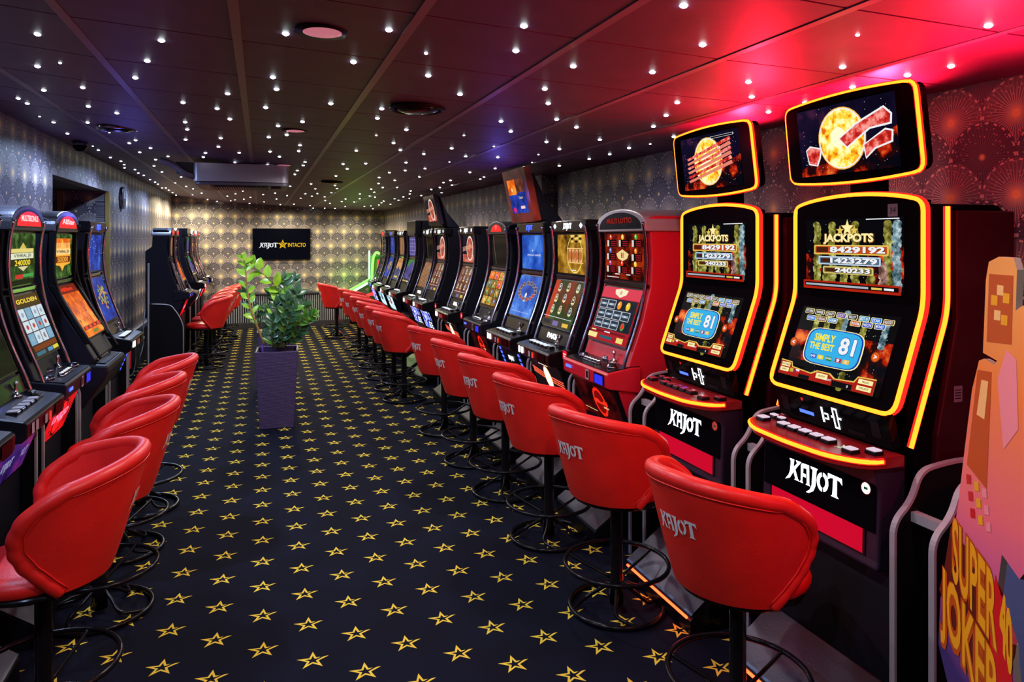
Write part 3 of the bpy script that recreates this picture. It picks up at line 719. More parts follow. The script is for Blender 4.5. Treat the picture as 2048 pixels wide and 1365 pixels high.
        for j in range(5): c.rect(0, .1 + .19 * j, 1, .11 + .19 * j, C(220, 210, 250), lift=.2)
    elif style == 'cave':
        c.rect(0, 0, 1, 1, PURP); c.rect(0, .72, 1, 1, C(40, 130, 40)); c.circ(.6, .62, .12, C(60, 60, 140), .10); c.rect(0, 0, 1, .14, K_); c.rect(.1, .03, .3, .09, GD); c.rect(.4, .03, .6, .09, GD); c.rect(.7, .03, .9, .09, W_)
    elif style == 'beach': c.rect(0, 0, 1, .5, C(70, 80, 120)); c.rect(0, .5, 1, 1, C(206, 150, 90)); c.rect(.2, .08, .8, .16, GD); c.circ(.5, .42, .06, C(60, 50, 90)); c.rect(.05, .8, .95, .95, C(180, 120, 70))
    elif style == 'bamboo':
        c.rect(0, 0, 1, 1, BROWN)
        for i in range(5): c.rect(.1 + .18 * i, .03, .2 + .18 * i, .97, C(170, 126, 84), lift=.2)
    elif style == 'neonmix':
        c.rect(0, 0, 1, 1, NEB_DARK); r = random.Random(w)
        for _ in range(22): x, y = r.uniform(.05, .85), r.uniform(.05, .9); c.rect(x, y, x + .1, y + .04, C(r.randint(60, 230), r.randint(60, 200), r.randint(80, 240)), lift=.2)
    elif style == 'vyhral':
        c.rect(0, 0, 1, 1, GREENY); c.rect(0, .3, .9, .9, ORNG)
        c.poly([(.06 * w, .68 * h), (.34 * w, .68 * h), (.46 * w, .88 * h), (.58 * w, .68 * h), (.9 * w, .68 * h), (.88 * w, .3 * h), (.6 * w, .26 * h), (.48 * w, .14 * h), (.36 * w, .26 * h), (.1 * w, .3 * h)], C(255, 180, 60))
        for i in range(12): c.rect(.08 + .068 * i, .66, .12 + .068 * i, .80, C(255, 200, 110), lift=.1)
        c.rect(.06, .52, .9, .66, C(255, 214, 140)); c.text('VYHRAL JSI', .48, .585, .022, C(60, 40, 10), .03, w * .66)
        c.rrect(.06, .32, .9, .50, .01, C(255, 150, 30)); c.rrect(.09, .34, .87, .48, .008, C(90, 30, 6)); c.text('500000', .48, .41, .030, C(255, 170, 60), .02, w * .56)
    elif style == 'vyhral2':
        c.rect(0, 0, 1, 1, GREENY); c.poly([(.3 * w, .64 * h), (.5 * w, .82 * h), (.7 * w, .64 * h)], C(210, 190, 90)); c.rect(.02, .62, .92, .70, C(230, 210, 120)); c.rect(.02, .5, .92, .61, C(226, 230, 200)); c.text('VYHRAL JSI', .48, .555, .02, C(60, 60, 50), .02, w * .66)
        c.rect(.04, .36, .9, .49, C(40, 34, 10)); c.text('240000', .48, .425, .028, C(250, 220, 60), .02, w * .6); c.poly([(.3 * w, .35 * h), (.7 * w, .35 * h), (.5 * w, .26 * h)], C(220, 210, 160)); c.rect(.2, .12, .5, .2, C(200, 40, 40)); c.rect(.5, .14, .9, .2, C(60, 160, 80)); c.rect(0, 0, 1, .1, K_)
    elif style == 'letters':
        c.rect(0, 0, 1, 1, C(60, 36, 26)); c.rect(0, .80, 1, 1, C(70, 52, 10)); c.text('GOLDEN', .5, .9, .022, C(250, 214, 60), .03, w * .8)
        for i in range(4):
            for j in range(3): c.rect(.03 + .24 * i, .2 + .2 * j, .25 + .24 * i, .385 + .2 * j, C(206, 222, 232) if (i + j) % 3 else C(120, 170, 200), lift=.3)
            for j in range(3): c.circ(.14 + .24 * i, .29 + .2 * j, .018, C(190, 60, 50) if j == 1 else C(150, 170, 190), .012, lift=.2)
        c.text('K', .62, .29, .03, C(130, 30, 30), .02); c.rect(.03, .10, .97, .18, C(120, 60, 24)); c.rect(.05, .02, .4, .08, C(60, 110, 130)); c.rect(.5, .02, .7, .08, C(80, 150, 190)); c.rect(.72, .02, .95, .08, C(220, 210, 60))
    elif style == 'orange':
        c.rect(0, 0, 1, 1, ORNG); c.rect(0, .84, 1, 1, C(120, 30, 8)); c.text('AllStars', .45, .92, .024, C(255, 60, 20), .03, w * .6)
        for i in range(5):
            for j in range(3): c.text(['9', '9', '0'][(i + j) % 3] if j != 1 else 'U', .12 + .19 * i, .30 + .18 * j, .030, C(190, 40, 10) if (i + j) % 2 else C(70, 60, 14), .03)
        c.rect(0, .13, 1, .2, C(120, 24, 8)); c.rect(.05, .02, .25, .1, C(250, 130, 40)); c.rect(.35, .03, .65, .09, C(110, 130, 40)); c.rect(.75, .02, .95, .1, C(255, 160, 60))
        for k in range(4): c.rect(.06 + .24 * k, .14, .2 + .24 * k, .19, C(240, 60, 20), lift=.2)
    elif style == 'logo_e':
        c.rect(0, 0, 1, 1, nebula('belly_red', [(.4, S(16, 2, 4)), (.55, S(70, 6, 8)), (.7, S(150, 14, 10))], 6)); c.circ(.56, .52, .075, C(255, 40, 20), h * .42); c.circ(.56, .52, .058, C(120, 10, 8), h * .33); c.rect(.42, .47, .74, .60, C(255, 50, 26)); c.circ(.60, .62, .03, C(120, 10, 8), h * .08)
        c.text('gaming', .68, .40, .020, C(255, 220, 160), .02); c.rect(.08, .16, .4, .175, GDL); c.text('VLT', .9, .12, .014, GDL)
    elif style == 'ball':
        c.rect(0, 0, 1, 1, C(26, 14, 20))
        for k in range(3): c.poly([(.0, (.74 - .08 * k) * h), (.5 * w, (.60 - .08 * k) * h), (w, (.56 - .08 * k) * h), (w, (.52 - .08 * k) * h), (.5 * w, (.56 - .08 * k) * h), (0, (.69 - .08 * k) * h)], C(255, 90, 60, 1.6), lift=.3)
        c.circ(.5, .5, .058, C(255, 150, 80, 2.0), h * .40); c.circ(.5, .5, .048, C(255, 250, 230, 2.5), h * .35); c.star(.5, .5, .022, C(255, 200, 120, 2)); c.rect(.3, .92, .62, .945, W_)
    elif style == 'stripes':
        c.rect(0, 0, 1, 1, K_)
        for k in range(5): c.rect(.04, .12 + .17 * k, .12, .22 + .17 * k, BLED); c.rect(.88, .12 + .17 * k, .96, .22 + .17 * k, BLED)
        c.kajot(.5, .60, h * .16, WLED)
    elif style == 'splash':
        c.rect(0, 0, 1, 1, nebula('splash_blue_%d' % (w * 100), [(.42, S(4, 8, 40)), (.5, S(30, 60, 255)), (.56, S(240, 246, 255)), (.6, S(20, 50, 220))], 14, 1.6)); c.rect(.55, .0, 1, .5, K_)
        for k in range(6): c.rect(.6 + .2 * (k % 2), .05 + .14 * (k // 2), .7 + .2 * (k % 2), .13 + .14 * (k // 2), WLED, lift=.2)
    elif style == 'ghost':
        c.rect(0, 0, 1, 1, nebula('splash_cyan', [(.42, S(10, 40, 60)), (.5, S(150, 220, 240)), (.6, S(250, 255, 255)), (.66, S(40, 110, 150))], 18, 1.5)); c.circ(.5, .6, .05, K_)
    elif style == 'blueglow': c.rect(0, 0, 1, 1, nebula('belly_blue', [(.3, S(2, 4, 40)), (.7, S(10, 30, 190))], 3)); c.rect(0, .9, 1, 1, K_)
    elif style == 'linked':
        c.rect(0, 0, 1, 1, nebula('belly_linked', [(.35, S(120, 4, 10)), (.65, S(230, 20, 24))], 5, 1.3)); c.circ(.5, .5, .10, C(60, 0, 6), h * .46); c.circ(.5, .5, .085, C(240, 26, 30, 1.5), h * .40)
        c.text('LINKED', .5, .55, .040, C(255, 120, 160, 1.6), .03, w * .66); c.text('SYSTEM', .56, .42, .02, C(255, 150, 180, 1.4), .02)
        for k in range(12):
            a = 2 * math.pi * k / 12; c.circ(.5 + .34 * math.cos(a), .5 + .42 * math.sin(a), .008, K_, lift=.1)
    elif style == 'vlt': 
        c.rect(0, 0, 1, 1, nebula('belly_vlt', [(.35, S(10, 8, 30)), (.5, S(60, 26, 110)), (.7, S(150, 40, 90))], 4)); c.kajot(.36, .42, .040, C(150, 150, 190)); c.text('VLT', .82, .42, .036, C(150, 150, 190), .02)
    return c

# ================================================================= MACHINES
PROF = [(-.145, 1.07), (-.115, 1.16), (-.055, 1.32), (-.008, 1.50), (0, 1.65), (-.010, 1.78), (-.026, 1.845)]
XFR, XFL = 1.885, -1.10
SIZE[0] = 1.125
def base_parts(t, W, bm, foot=True, step=True, bd=.40):
    MB().box(-W / 2 + .01, W / 2 - .01, -.105, bd, 0.0, .77, BODY).build('pedestal', t, bevel=.004)
    if step:
        a = W / 2 - .03
        MB().prism([(-.295, .02), (-.295, .27), (-.283, .282), (-.108, .40), (-.108, .02)], -a, a, BLACKM).build('foot_step', t, bevel=.003)
        MB().prism([(-.292, .283), (-.286, .288), (-.111, .408), (-.111, .402)], -a, a, STEEL).build('tread_plate', t, label='brushed steel tread on the foot step')
def buttons(t, spots, m_, size=(.036, .024), z0=0, name='button', slope=None, base=BLACK):
    """spots: (x,y,z)"""
    for x, y, z in spots:
        b = MB(); b.box(x - size[0] / 2 - .003, x + size[0] / 2 + .003, y - size[1] / 2 - .003, y + size[1] / 2 + .003, z - .004, z + .008, base)
        b.box(x - size[0] / 2, x + size[0] / 2, y - size[1] / 2, y + size[1] / 2, z + .008, z + .013, m_)
        b.build(name, t, bevel=.002)
def round_buttons(t, spots, m_, r=.014, name='button'):
    for x, y, z in spots:
        MB().lathe([(r + .003, z - .003), (r + .003, z + .008), (r, z + .009), (r * .9, z + .016), (.001, z + .017)], DCHROME, 14, (x, y)).lathe([(r * .7, z + .0165), (r * .6, z + .019), (.001, z + .0195)], m_, 12, (x, y)).build(name, t)
def stick(t, x, y, z):
    m_ = MB().lathe([(.022, z), (.022, z + .006), (.008, z + .012), (.006, z + .045), (.009, z + .05), (.009, z + .062), (.001, z + .066)], CHROME, 14, (x, y))
    m_.tube([(x - .02, y - .012, z + .012), (x, y, z + .022), (x + .02, y + .012, z + .012)], .005, CHROME, 6); m_.build('bill_lever', t)

def slot_machine(row, Y, label, upper, lower, belly, head='flat', W=.52, body=None, logo=WLED, rim=None, deck='kajot', grp=None, Hh=0.0, far=False, xo=0.0, steep=0.0, black_bezel=False, panel_text=None, deep=.44, btn=None, plaque=False):
    if deep == .44: deep = .31 if row == 'L' else (.395 if Y < 5.3 else .27)
    X0 = (XFR + xo) if row == 'R' else (XFL - xo); rz = R(-90) if row == 'R' else R(90)
    body = body or BODY; rim = rim or DCHROME
    t = thing('slot_machine', label, 'slot machine', (X0, Y, 0), rz, grp)
    front = [(y + .022 - (steep * max(0, (1.5 - z)) if z < 1.5 else 0), z) for y, z in PROF]
    pr = [( .0, .76)] + front + [(.0, 1.86 + Hh), (.04, 1.872 + Hh), (deep * .68, 1.872 + Hh), (deep * .72, 1.66), (deep, 1.60), (deep, .76)]
    hw = W / 2 - .012
    MB().prism(pr, -hw, hw, body).build('cabinet', t, bevel=.006)
    base_parts(t, W, body, bd=deep - .02, step=SIZE[0] != 1)
    fy = lambda z: next(((a[0] + (b[0] - a[0]) * (z - a[1]) / (b[1] - a[1])) for a, b in zip(front, front[1:]) if a[1] <= z <= b[1]), front[-1][0])
    sw = W - .085
    for sx in (-1, 1):
        pth = spline([(sx * (W / 2 - .012), y - .030, z) for y, z in [(fy(z), z) for z in (1.075, 1.15, 1.3, 1.45, 1.6, 1.75, 1.84)]], 4)
        MB().tube(pth, .009, rim, 8).build('side_rim', t)
    # screens on their bezel slabs
    for nm, st, z0, z1 in (('upper_screen', upper, 1.525, 1.785), ('lower_screen', lower, 1.185, 1.485)):
        y0, y1 = fy(z0) - .026, fy(z1) - .012
        if nm == 'upper_screen': y0, y1 = fy(z0) - .012, fy(z1) - .012
        hh = math.hypot(z1 - z0, y1 - y0)
        panel(MB(), scr(st, sw - .03, hh - .01), (y0, z0), (y1, z1), 0, .008, BLACK, .014).build(nm, t)
    MB().box(-hw + .015, hw - .015, fy(1.505) - .022, fy(1.505) - .003, 1.494, 1.516, DCHROME if not black_bezel else BLACK).build('middle_bar', t, bevel=.003)
    if black_bezel:
        for s_ in (-1, 1):
            m_ = MB()
            for za, zb in ((1.5, 1.80), (1.16, 1.5)):
                ya, yb = fy(za) - .03, fy(zb) - .03
                m_.prism([(ya, za), (ya + .03, za), (yb + .03, zb), (yb, zb)], s_ * (W / 2 - .045), s_ * (W / 2 - .004), BLACKM)
            m_.build('bezel', t, bevel=.004)
    # lower speaker / text strip
    if deck in ('kajot',):
        c = Canvas(W - .09, .072); c.rect(0, 0, 1, 1, BLACK)
        if panel_text: c.text(panel_text, .5, .5, .034, WLED, .05, W * .34)
        panel(MB(), c, (fy(1.09) - .02, 1.095), (fy(1.165) - .022, 1.168), 0, .004, BODY, .012).build('lower_panel', t)
    # header
    if head == 'flat':
        MB().box(-W / 2, W / 2, -.026, .05, 1.797, 1.872 + Hh, BLACK).build('header', t, bevel=.008)
        c = Canvas(W - .04, .060); 
        if logo is not None:
            c.kajot(.5, .5, .036, logo)
            if logo is WLED: 
                for x in (.10, .90): c.poly([((x) * c.w, .2 * c.h), ((x + .045) * c.w, .5 * c.h), (x * c.w, .8 * c.h), ((x - .045) * c.w, .5 * c.h)], WLED)
        c.rect(.0, .97, 1, 1.0, DCHROME)
        h_ = MB(); c.onto(h_, (-W / 2 + .02, -.0265, 1.806), (1, 0, 0), (0, 0, 1)); h_.build('sign', t)
    elif head in ('dome', 'arch'):
        top = 1.90 if head == 'dome' else 1.915
        def arc(w_, h0, h1, n=16): return [(w_ / 2 * math.cos(math.pi * k / n), h0 + (h1 - h0) * math.sin(math.pi * k / n)) for k in range(n + 1)]
        a1 = [(W / 2, 1.792)] + (arc(W, 1.835, top) if head == 'arch' else arc(W, 1.81, top)) + [(-W / 2, 1.792)]
        MB().prism(a1[::-1], -.028, min(deep - .02, .30 if head == 'arch' else .2), STEEL if body is not REDP else EDGE, 'y').build('header', t, bevel=.006)
        in_ = arc(W - .07, 1.815, top - .018)
        c = MB(); c.add([(x, -.0285, z) for x, z in [(W / 2 - .035, 1.805)] + in_ + [(-W / 2 + .035, 1.805)]][::-1], [tuple(range(len(in_) + 2))], BLACK)
        if logo is not None:
            k_ = .86 if head == 'arch' else .62
            dm = E((1, .02, .02), 1.6) if logo == 'red' else BLACK
            c.add([(x * k_, -.0295, 1.812 + (z - 1.812) * .86) for x, z in in_][::-1], [tuple(range(len(in_)))], dm)
            cv = Canvas(W, .1)
            if panel_text: cv.text(panel_text, .5, .42, .030, C(255, 190, 190, 1.6) if logo == 'red' else C(150, 30, 16), .03, W * .52)
            elif logo == 'red': cv.circ(.5, .42, .03, C(255, 90, 80, 1.5), .02)
            cv.onto(c, (-W / 2, -.0300, 1.81), (1, 0, 0), (0, 0, 1))
        c.build('sign', t)
    # button deck
    if deck == 'kajot':
        MB().prism([(-.255, .985), (-.272, 1.0), (-.275, 1.055), (-.262, 1.066), (-.10, 1.100), (-.075, 1.100), (-.075, .965)], -W / 2, W / 2, BLACK).build('button_deck', t, bevel=.005)
        sl = lambda y: 1.066 + (y + .262) * .21
        if not far: buttons(t, [(-.17 + .062 * i, -.20, sl(-.20)) for i in range(5)], btn or C(222, 234, 255, 1.1), (.038, .036)); stick(t, .10, -.135, sl(-.135)); buttons(t, [(.19, -.16, sl(-.16)), (.14, -.2, sl(-.2))], GLASSK, (.05, .03), name='side_button')
        else: buttons(t, [(-.12, -.2, sl(-.2)), (0, -.2, sl(-.2))], WLED, (.09, .04))
        c = Canvas(W - .06, .055)
        for x in (.03, .14): c.rrect(x, .15, x + .07, .9, .005, WLED if btn is None else EDGE)
        c.rrect(.40, .1, .47, .75, .004, EDGE); c.rrect(.52, .1, .59, .75, .004, C(230, 60, 50)); c.rect(.72, 0, .96, .95, GLASSK)
        slots(t, c, (-W / 2 + .03, -.2755, 1.0))
    elif deck == 'lotto':
        MB().prism([(-.225, .99), (-.24, 1.0), (-.245, 1.065), (-.235, 1.075), (-.10, 1.095), (-.05, 1.095), (-.05, .96)], -W / 2, W / 2, body if body is REDP else BODY).build('button_deck', t, bevel=.006)
        MB().prism([(-.232, 1.0765), (-.10, 1.0965), (-.05, 1.0965), (-.05, 1.10), (-.10, 1.10), (-.235, 1.0795)], -W / 2 + .01, W / 2 - .01, BLACK).build('deck_top', t)
        round_buttons(t, [(-.09 + .038 * i, -.185, 1.085) for i in range(5)], W_, .015)
        round_buttons(t, [(-.19, -.15, 1.09), (.0, -.10, 1.097), (.20, -.17, 1.087)], BLACK, .028, 'round_cap'); stick(t, .12, -.12, 1.095)
        c = Canvas(W - .04, .06); c.rect(.05, .45, .20, .72, BLED); c.rrect(.56, .05, .64, .95, .006, EDGE); c.rrect(.575, .2, .625, .8, .004, BLACK); c.rect(.76, .02, .98, 1.0, GLASSK); c.rect(.78, .08, .96, .85, C(40, 50, 230, 1.2))
        slots(t, c, (-W / 2 + .02, -.2455, 1.002))
    elif deck == 'tray':
        MB().prism([(-.10, 1.0), (-.12, 1.14), (-.07, 1.15), (-.05, 1.0)], -W / 2 + .03, W / 2 - .03, GLASSK).build('lower_panel', t, bevel=.003)
        round_buttons(t, [(-.12, -.125, 1.06), (0, -.125, 1.06), (.12, -.125, 1.06)], BLED, .018, 'knob')
        MB().prism([(-.16, .80), (-.27, .96), (-.285, 1.0), (-.28, 1.035), (-.08, 1.06), (-.06, .80)], -W / 2, W / 2, BODY).build('button_deck', t, bevel=.012)
        MB().prism([(-.262, 1.038), (-.10, 1.058), (-.10, 1.064), (-.262, 1.044)], -W / 2 + .05, W / 2 - .06, BLACK).build('deck_top', t)
        buttons(t, [(-.14 + .05 * i, -.20, 1.048) for i in range(6)], EDGE, (.034, .028)); stick(t, -.06, -.12, 1.058)
    # belly glass
    if belly:
        c = scr(belly, W - .07, .205)
        panel(MB(), c, (-.115, .765) if belly != 'blueglow' else (-.125, .68), (-.195, .975), 0, .012, BLACK, .03).build('belly_glass', t, bevel=0)
        MB().prism([(-.09, .765), (-.17, .975), (-.06, .985), (-.06, .765)], -W / 2 + .012, W / 2 - .012, BODY if body is not REDP else REDP).build('belly_box', t, bevel=.004)
    return t

def slots(t, c, O):
    # each lit slot or screen on the deck front is a part of its own; overlapping shapes stay together
    groups = []
    for it in c.items:
        xs = [p[0] for p in it[0]]; a, b = min(xs), max(xs)
        for g in groups:
            if a < g[1] and b > g[0]: g[2].append(it); g[0] = min(g[0], a); g[1] = max(g[1], b); break
        else: groups.append([a, b, [it]])
    for a, b, its in groups:
        q = Canvas(c.w, c.h); q.items = its
        m_ = MB(); q.onto(m_, O, (1, 0, 0), (0, 0, 1)); m_.build('front_slot', t)
def topper(row, Y, label, style, xo=0.0, W=.50):
    X0 = (XFR + xo) if row == 'R' else (XFL - xo); rz = R(-90) if row == 'R' else R(90)
    t = thing('topper_display', label, 'display', (X0, Y, 1.875), rz)
    c = scr(style, W - .09, .24) if style != 'strip' else Canvas(W - .16, .25)
    if style == 'strip':
        c.rect(0, 0, 1, 1, BLUED); c.rect(.0, .55, .5, 1, ORNG); c.rect(.5, .6, 1, 1, BROWN); c.text('Casino', .7, .45, .02, GDL, .0); c.circ(.2, .1, .03, C(220, 30, 110), .02); c.rect(.6, .12, .85, .2, C(250, 210, 200)); c.star(.25, .7, .02, GDL)
    b, tp = (-.085, .045), (-.150, .335)
    m_ = MB(); panel(m_, c, b, tp, 0, .045 if style != 'strip' else .07, M('topper_frame_orange', S(130, 44, 30), .3, vary=.6) if style == 'strip' else DCHROME, .05); m_.build('display_screen', t)
    MB().prism([(b[0] + .045, .02), (tp[0] + .045, .34), (tp[0] + .075, .345), (.02, .16), (.16, .0), (.05, .0)], -W / 2 + .04, W / 2 - .04, BODY).build('housing', t, bevel=.006)
    MB().prism([(.0, 0.0), (.02, .10), (.10, .06), (.16, 0.0)], -.12, .12, BODY).build('bracket', t)
    return t

# --- the two tall jackpot machines with orange light tubes
def arch_machine(Y, label, xs=0.0, lit_buttons=True, code=None):
    t = thing('jackpot_machine', label, 'slot machine', (XFR, Y, 0), R(-90), None)
    W = .55; h = W / 2
    BK = M('jackpot_black', (.003, .0025, .004), .3, spec=0.0)
    ARED = M('jackpot_side_red', (.022, .0015, .005), .3, spec=.15)
    MB().prism([(.06, .77), (-.02, 1.13), (-.04, 1.23), (.045, 1.545), (.05, 1.84), (.09, 1.86), (.35, 1.86), (.395, 1.80), (.395, .77)], -h + .02, h - .02, BK).build('cabinet', t, bevel=.01)
    # display slab
    face = [(-.118, 1.225), (0, 1.545), (0, 1.875)]
    m_ = MB(); n = 9
    arch = lambda x: .028 * (1 - (x / h) ** 2)
    pts = []
    for i in range(n + 1):
        x = -h + .012 + (2 * h - .024) * i / n
        pts.append([(x, -.118, 1.222 + arch(x) * -.25), (x, 0, 1.545), (x, 0, 1.868 + arch(x))])
    front = [p for r_ in pts for p in r_]; back = [(x, y + .05, z) for x, y, z in front]
    v = front + back; o = len(front); fs = []
    for i in range(n):
        for j in range(2): a = i * 3 + j; fs.append((a, a + 3, a + 4, a + 1)); fs.append((a + o, a + o + 1, a + o + 4, a + o + 3))
        fs.append((i * 3, i * 3 + o, i * 3 + 3 + o, i * 3 + 3)); fs.append((i * 3 + 2, i * 3 + 5, i * 3 + 5 + o, i * 3 + 2 + o))
    for i in (0, n): 
        for j in range(2): a = i * 3 + j; q = (a, a + 1, a + 1 + o, a + o); fs.append(q if i == 0 else q[::-1])
    m_.add(v, fs, BK).build('display_shell', t)
    panel(MB(), jackpot_screen(.425, .245), (-.0015, 1.575), (-.0015, 1.82), 0, .0, BK, .001).build('upper_screen', t)
    panel(MB(), simply_screen(.425, .262), (-.104, 1.258), (-.009, 1.512), 0, .0, BK, .001, off=.0015).build('lower_screen', t)
    # light tubes
    loop = [(-h, -.118, 1.225), (h, -.118, 1.225), (h, 0, 1.545), (h, 0, 1.868)] + [(h - 2 * h * i / 8, 0, 1.868 + arch(h - 2 * h * i / 8) + .004) for i in range(1, 8)] + [(-h, 0, 1.868), (-h, 0, 1.545)]
    lp = rounded([(x, y + .006, z) for x, y, z in loop], .045, 5)
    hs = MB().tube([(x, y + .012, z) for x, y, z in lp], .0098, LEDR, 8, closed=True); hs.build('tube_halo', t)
    MB().tube([(q.x * 1.006, q.y - .004, q.z) for q in lp], .0066, LED, 8, closed=True).build('light_tube', t, label='glowing orange tube round the display')
    for s_ in (-1, 1):
        sp_ = rounded([(s_ * (h + .012), .085, 1.85), (s_ * (h + .012), .085, 1.53), (s_ * (h + .012), -.06, 1.13)], .05, 5, closed=False)
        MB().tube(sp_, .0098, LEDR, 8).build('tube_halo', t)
        MB().tube([(q.x + s_ * .006, q.y - .004, q.z) for q in sp_], .0066, LED, 8).build('light_tube', t)
        MB().prism([(.03, .78), (.06, 1.13), (.06, 1.15), (.14, 1.5), (.14, 1.84), (.385, 1.84), (.385, .78)], s_ * (h - .021), s_ * (h + .004), ARED).build('side_panel', t, bevel=.006)
    # console with the lit bill mark
    c = Canvas(.50, .105); c.rect(.0, 0, 1, 1, GLASSK); c.rect(.22, .30, .36, .42, BLED); c.circ(.27, .80, .006, C(230, 40, 40)); c.rrect(.05, .25, .12, .75, .003, BLACKM); c.rrect(.86, .25, .93, .75, .003, BLACKM); c.rect(.66, .12, .80, .24, BLACKM)
    sx, sy = .0045, .0045; ox, oy = .235, .018
    P_ = lambda pts: c.poly([(ox + a * sx, oy + b * sy) for a, b in pts], WLED)
    for q in ([(-3, 1), (-1, 1), (-1, 13), (-3, 13)], [(0, 9), (4, 9), (4, 4), (0, 4), (0, 5.2), (2.8, 5.2), (2.8, 7.8), (0, 7.8)], [(8.6, -1), (12.6, -1), (12.6, .4), (10, .4), (10, 13.6), (12.6, 13.6), (12.6, 15), (8.6, 15)], [(12.6, -1), (13.8, -1), (13.8, 15), (12.6, 15)], [(7, 7), (8.6, 7), (8.6, 8.6), (7, 8.6)], [(13.8, 7), (17, 7), (17, 8.6), (13.8, 8.6)]): P_(q)
    panel(MB(), c, (-.085, 1.115), (-.112, 1.215), 0, .0, GLASSK, .03).build('console', t)
    # deck: plan outline with rounded front
    pl = rounded([(-h, -.07, 0), (-h, -.20, 0), (-h + .10, -.262, 0), (0, -.274, 0), (h - .10, -.262, 0), (h, -.20, 0), (h, -.07, 0)], .05, 4, closed=False)
    m_ = MB(); m_.prism([(q.x, q.y) for q in pl], 1.072, 1.104, M('deck_red', (.20, .008, .012), .3), 'z'); m_.build('button_deck', t)
    edge = [(q.x, q.y - .001, 1.094) for q in pl if q.y < -.075]
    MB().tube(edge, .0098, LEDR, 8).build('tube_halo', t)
    MB().tube([(x * 1.012, y - .006, z + .001) for x, y, z in edge], .0066, LED, 8).build('light_tube', t)
    bl = C(232, 206, 222, 1.0) if lit_buttons else M('button_red_glass', (.30, .03, .05), .2)
    buttons(t, [(-.215, -.19, 1.108)] + [(-.115 + .052 * i, -.185, 1.108) for i in range(5)] + [(.20, -.20, 1.108), (.235, -.145, 1.108)], bl, (.034, .030), base=BLACK)
    buttons(t, [(-.225, -.135, 1.108), (-.18, -.14, 1.108)], bl, (.026, .020), base=BLACK)
    c = Canvas(.06, .05)
    for k in range(3): c.poly([(.01 + .014 * k, .005), (.025 + .014 * k, .025), (.01 + .014 * k, .045), (.016 + .014 * k, .045), (.031 + .014 * k, .025), (.016 + .014 * k, .005)], C(200, 230, 190))
    q_ = MB(); c.onto(q_, (.12, -.205, 1.1045), (1, 0, 0), (0, 1, 0)); q_.build('bill_arrows', t)
    # belly
    bp = [(-.10, .77), (-.125, .755), (-.165, .765), (-.158, .79), (-.150, 1.0), (-.17, 1.072), (-.05, 1.072), (-.05, .77)]
    MB().prism(bp, -h + .012, h - .012, M('belly_purple', (.020, .012, .028), .42, spec=.3)).build('belly', t, bevel=.008)
    c = Canvas(.50, .20); c.rect(0, 0, 1, 1, BK); c.kajot(.50, .44, .067, E((.86, .95, 1), 4)); 
    c.circ(.93, .62, .020, DCHROME); c.circ(.93, .62, .017, E((.8, 1, .9), 2)) if lit_buttons else c.circ(.93, .62, .017, C(180, 60, 60)); c.rect(.915, .60, .945, .64, C(20, 70, 40))
    panel(MB(), c, (-.1585, .875), (-.1515, 1.07), 0, .0, BK, .006).build('belly_sign', t)
    m_ = MB(); c = Canvas(.43, .085); c.rect(0, 0, 1, 1, BLACK); c.rect(.02, .06, .98, .94, E(S(205, 10, 44), 1.0))
    panel(m_, c, (-.160, .80), (-.1585, .87), 0, .0, BLACK, .006); m_.build('red_window', t)
    MB().box(-h + .02, h - .02, -.105, .385, 0, .77, M('pedestal_dark', (.012, .010, .016), .4, spec=.2, bump=.15, bscale=150)).build('pedestal', t, bevel=.004)
    a = h - .0
    MB().prism([(-.295, .0), (-.295, .25), (-.283, .262), (-.108, .40), (-.108, .0)], -a, a - .02, BLACK).build('foot_step', t, bevel=.003)
    MB().prism([(-.292, .272), (-.286, .280), (-.111, .408), (-.111, .402)], -a, a - .02, STEEL).build('tread_plate', t, label='brushed steel tread on the foot step')
    MB().tube([(-a + .02, -.299, .258), (a - .04, -.299, .258)], .0055, E((1, .05, .012), 8, True), 6).build('floor_light', t, label='thin glowing red-orange strip under the step')
    if code:
        c = Canvas(.038, .040); c.rect(0, 0, 1, 1, M('paper_note', S(92, 88, 100), .8)); c.text(code, .5, .5, .018, BLACKM, .0, shear=.3, rot=8)
        q_ = MB(); c.onto(q_, (.15, -.0012, 1.822), (1, 0, 0), (0, 0, 1)); q_.build('paper_note', t)
        c = Canvas(.035, .05); c.rect(0, 0, 1, 1, M('paper_note', None)); 
        for k in range(4): c.rect(.15, .2 + .17 * k, .85, .26 + .17 * k, BLACKM, lift=.2)
        q_ = MB(); c.onto(q_, (h + .0055, .12, 1.25), (0, 1, 0), (0, 0, 1)); q_.build('paper_note', t)
    return t
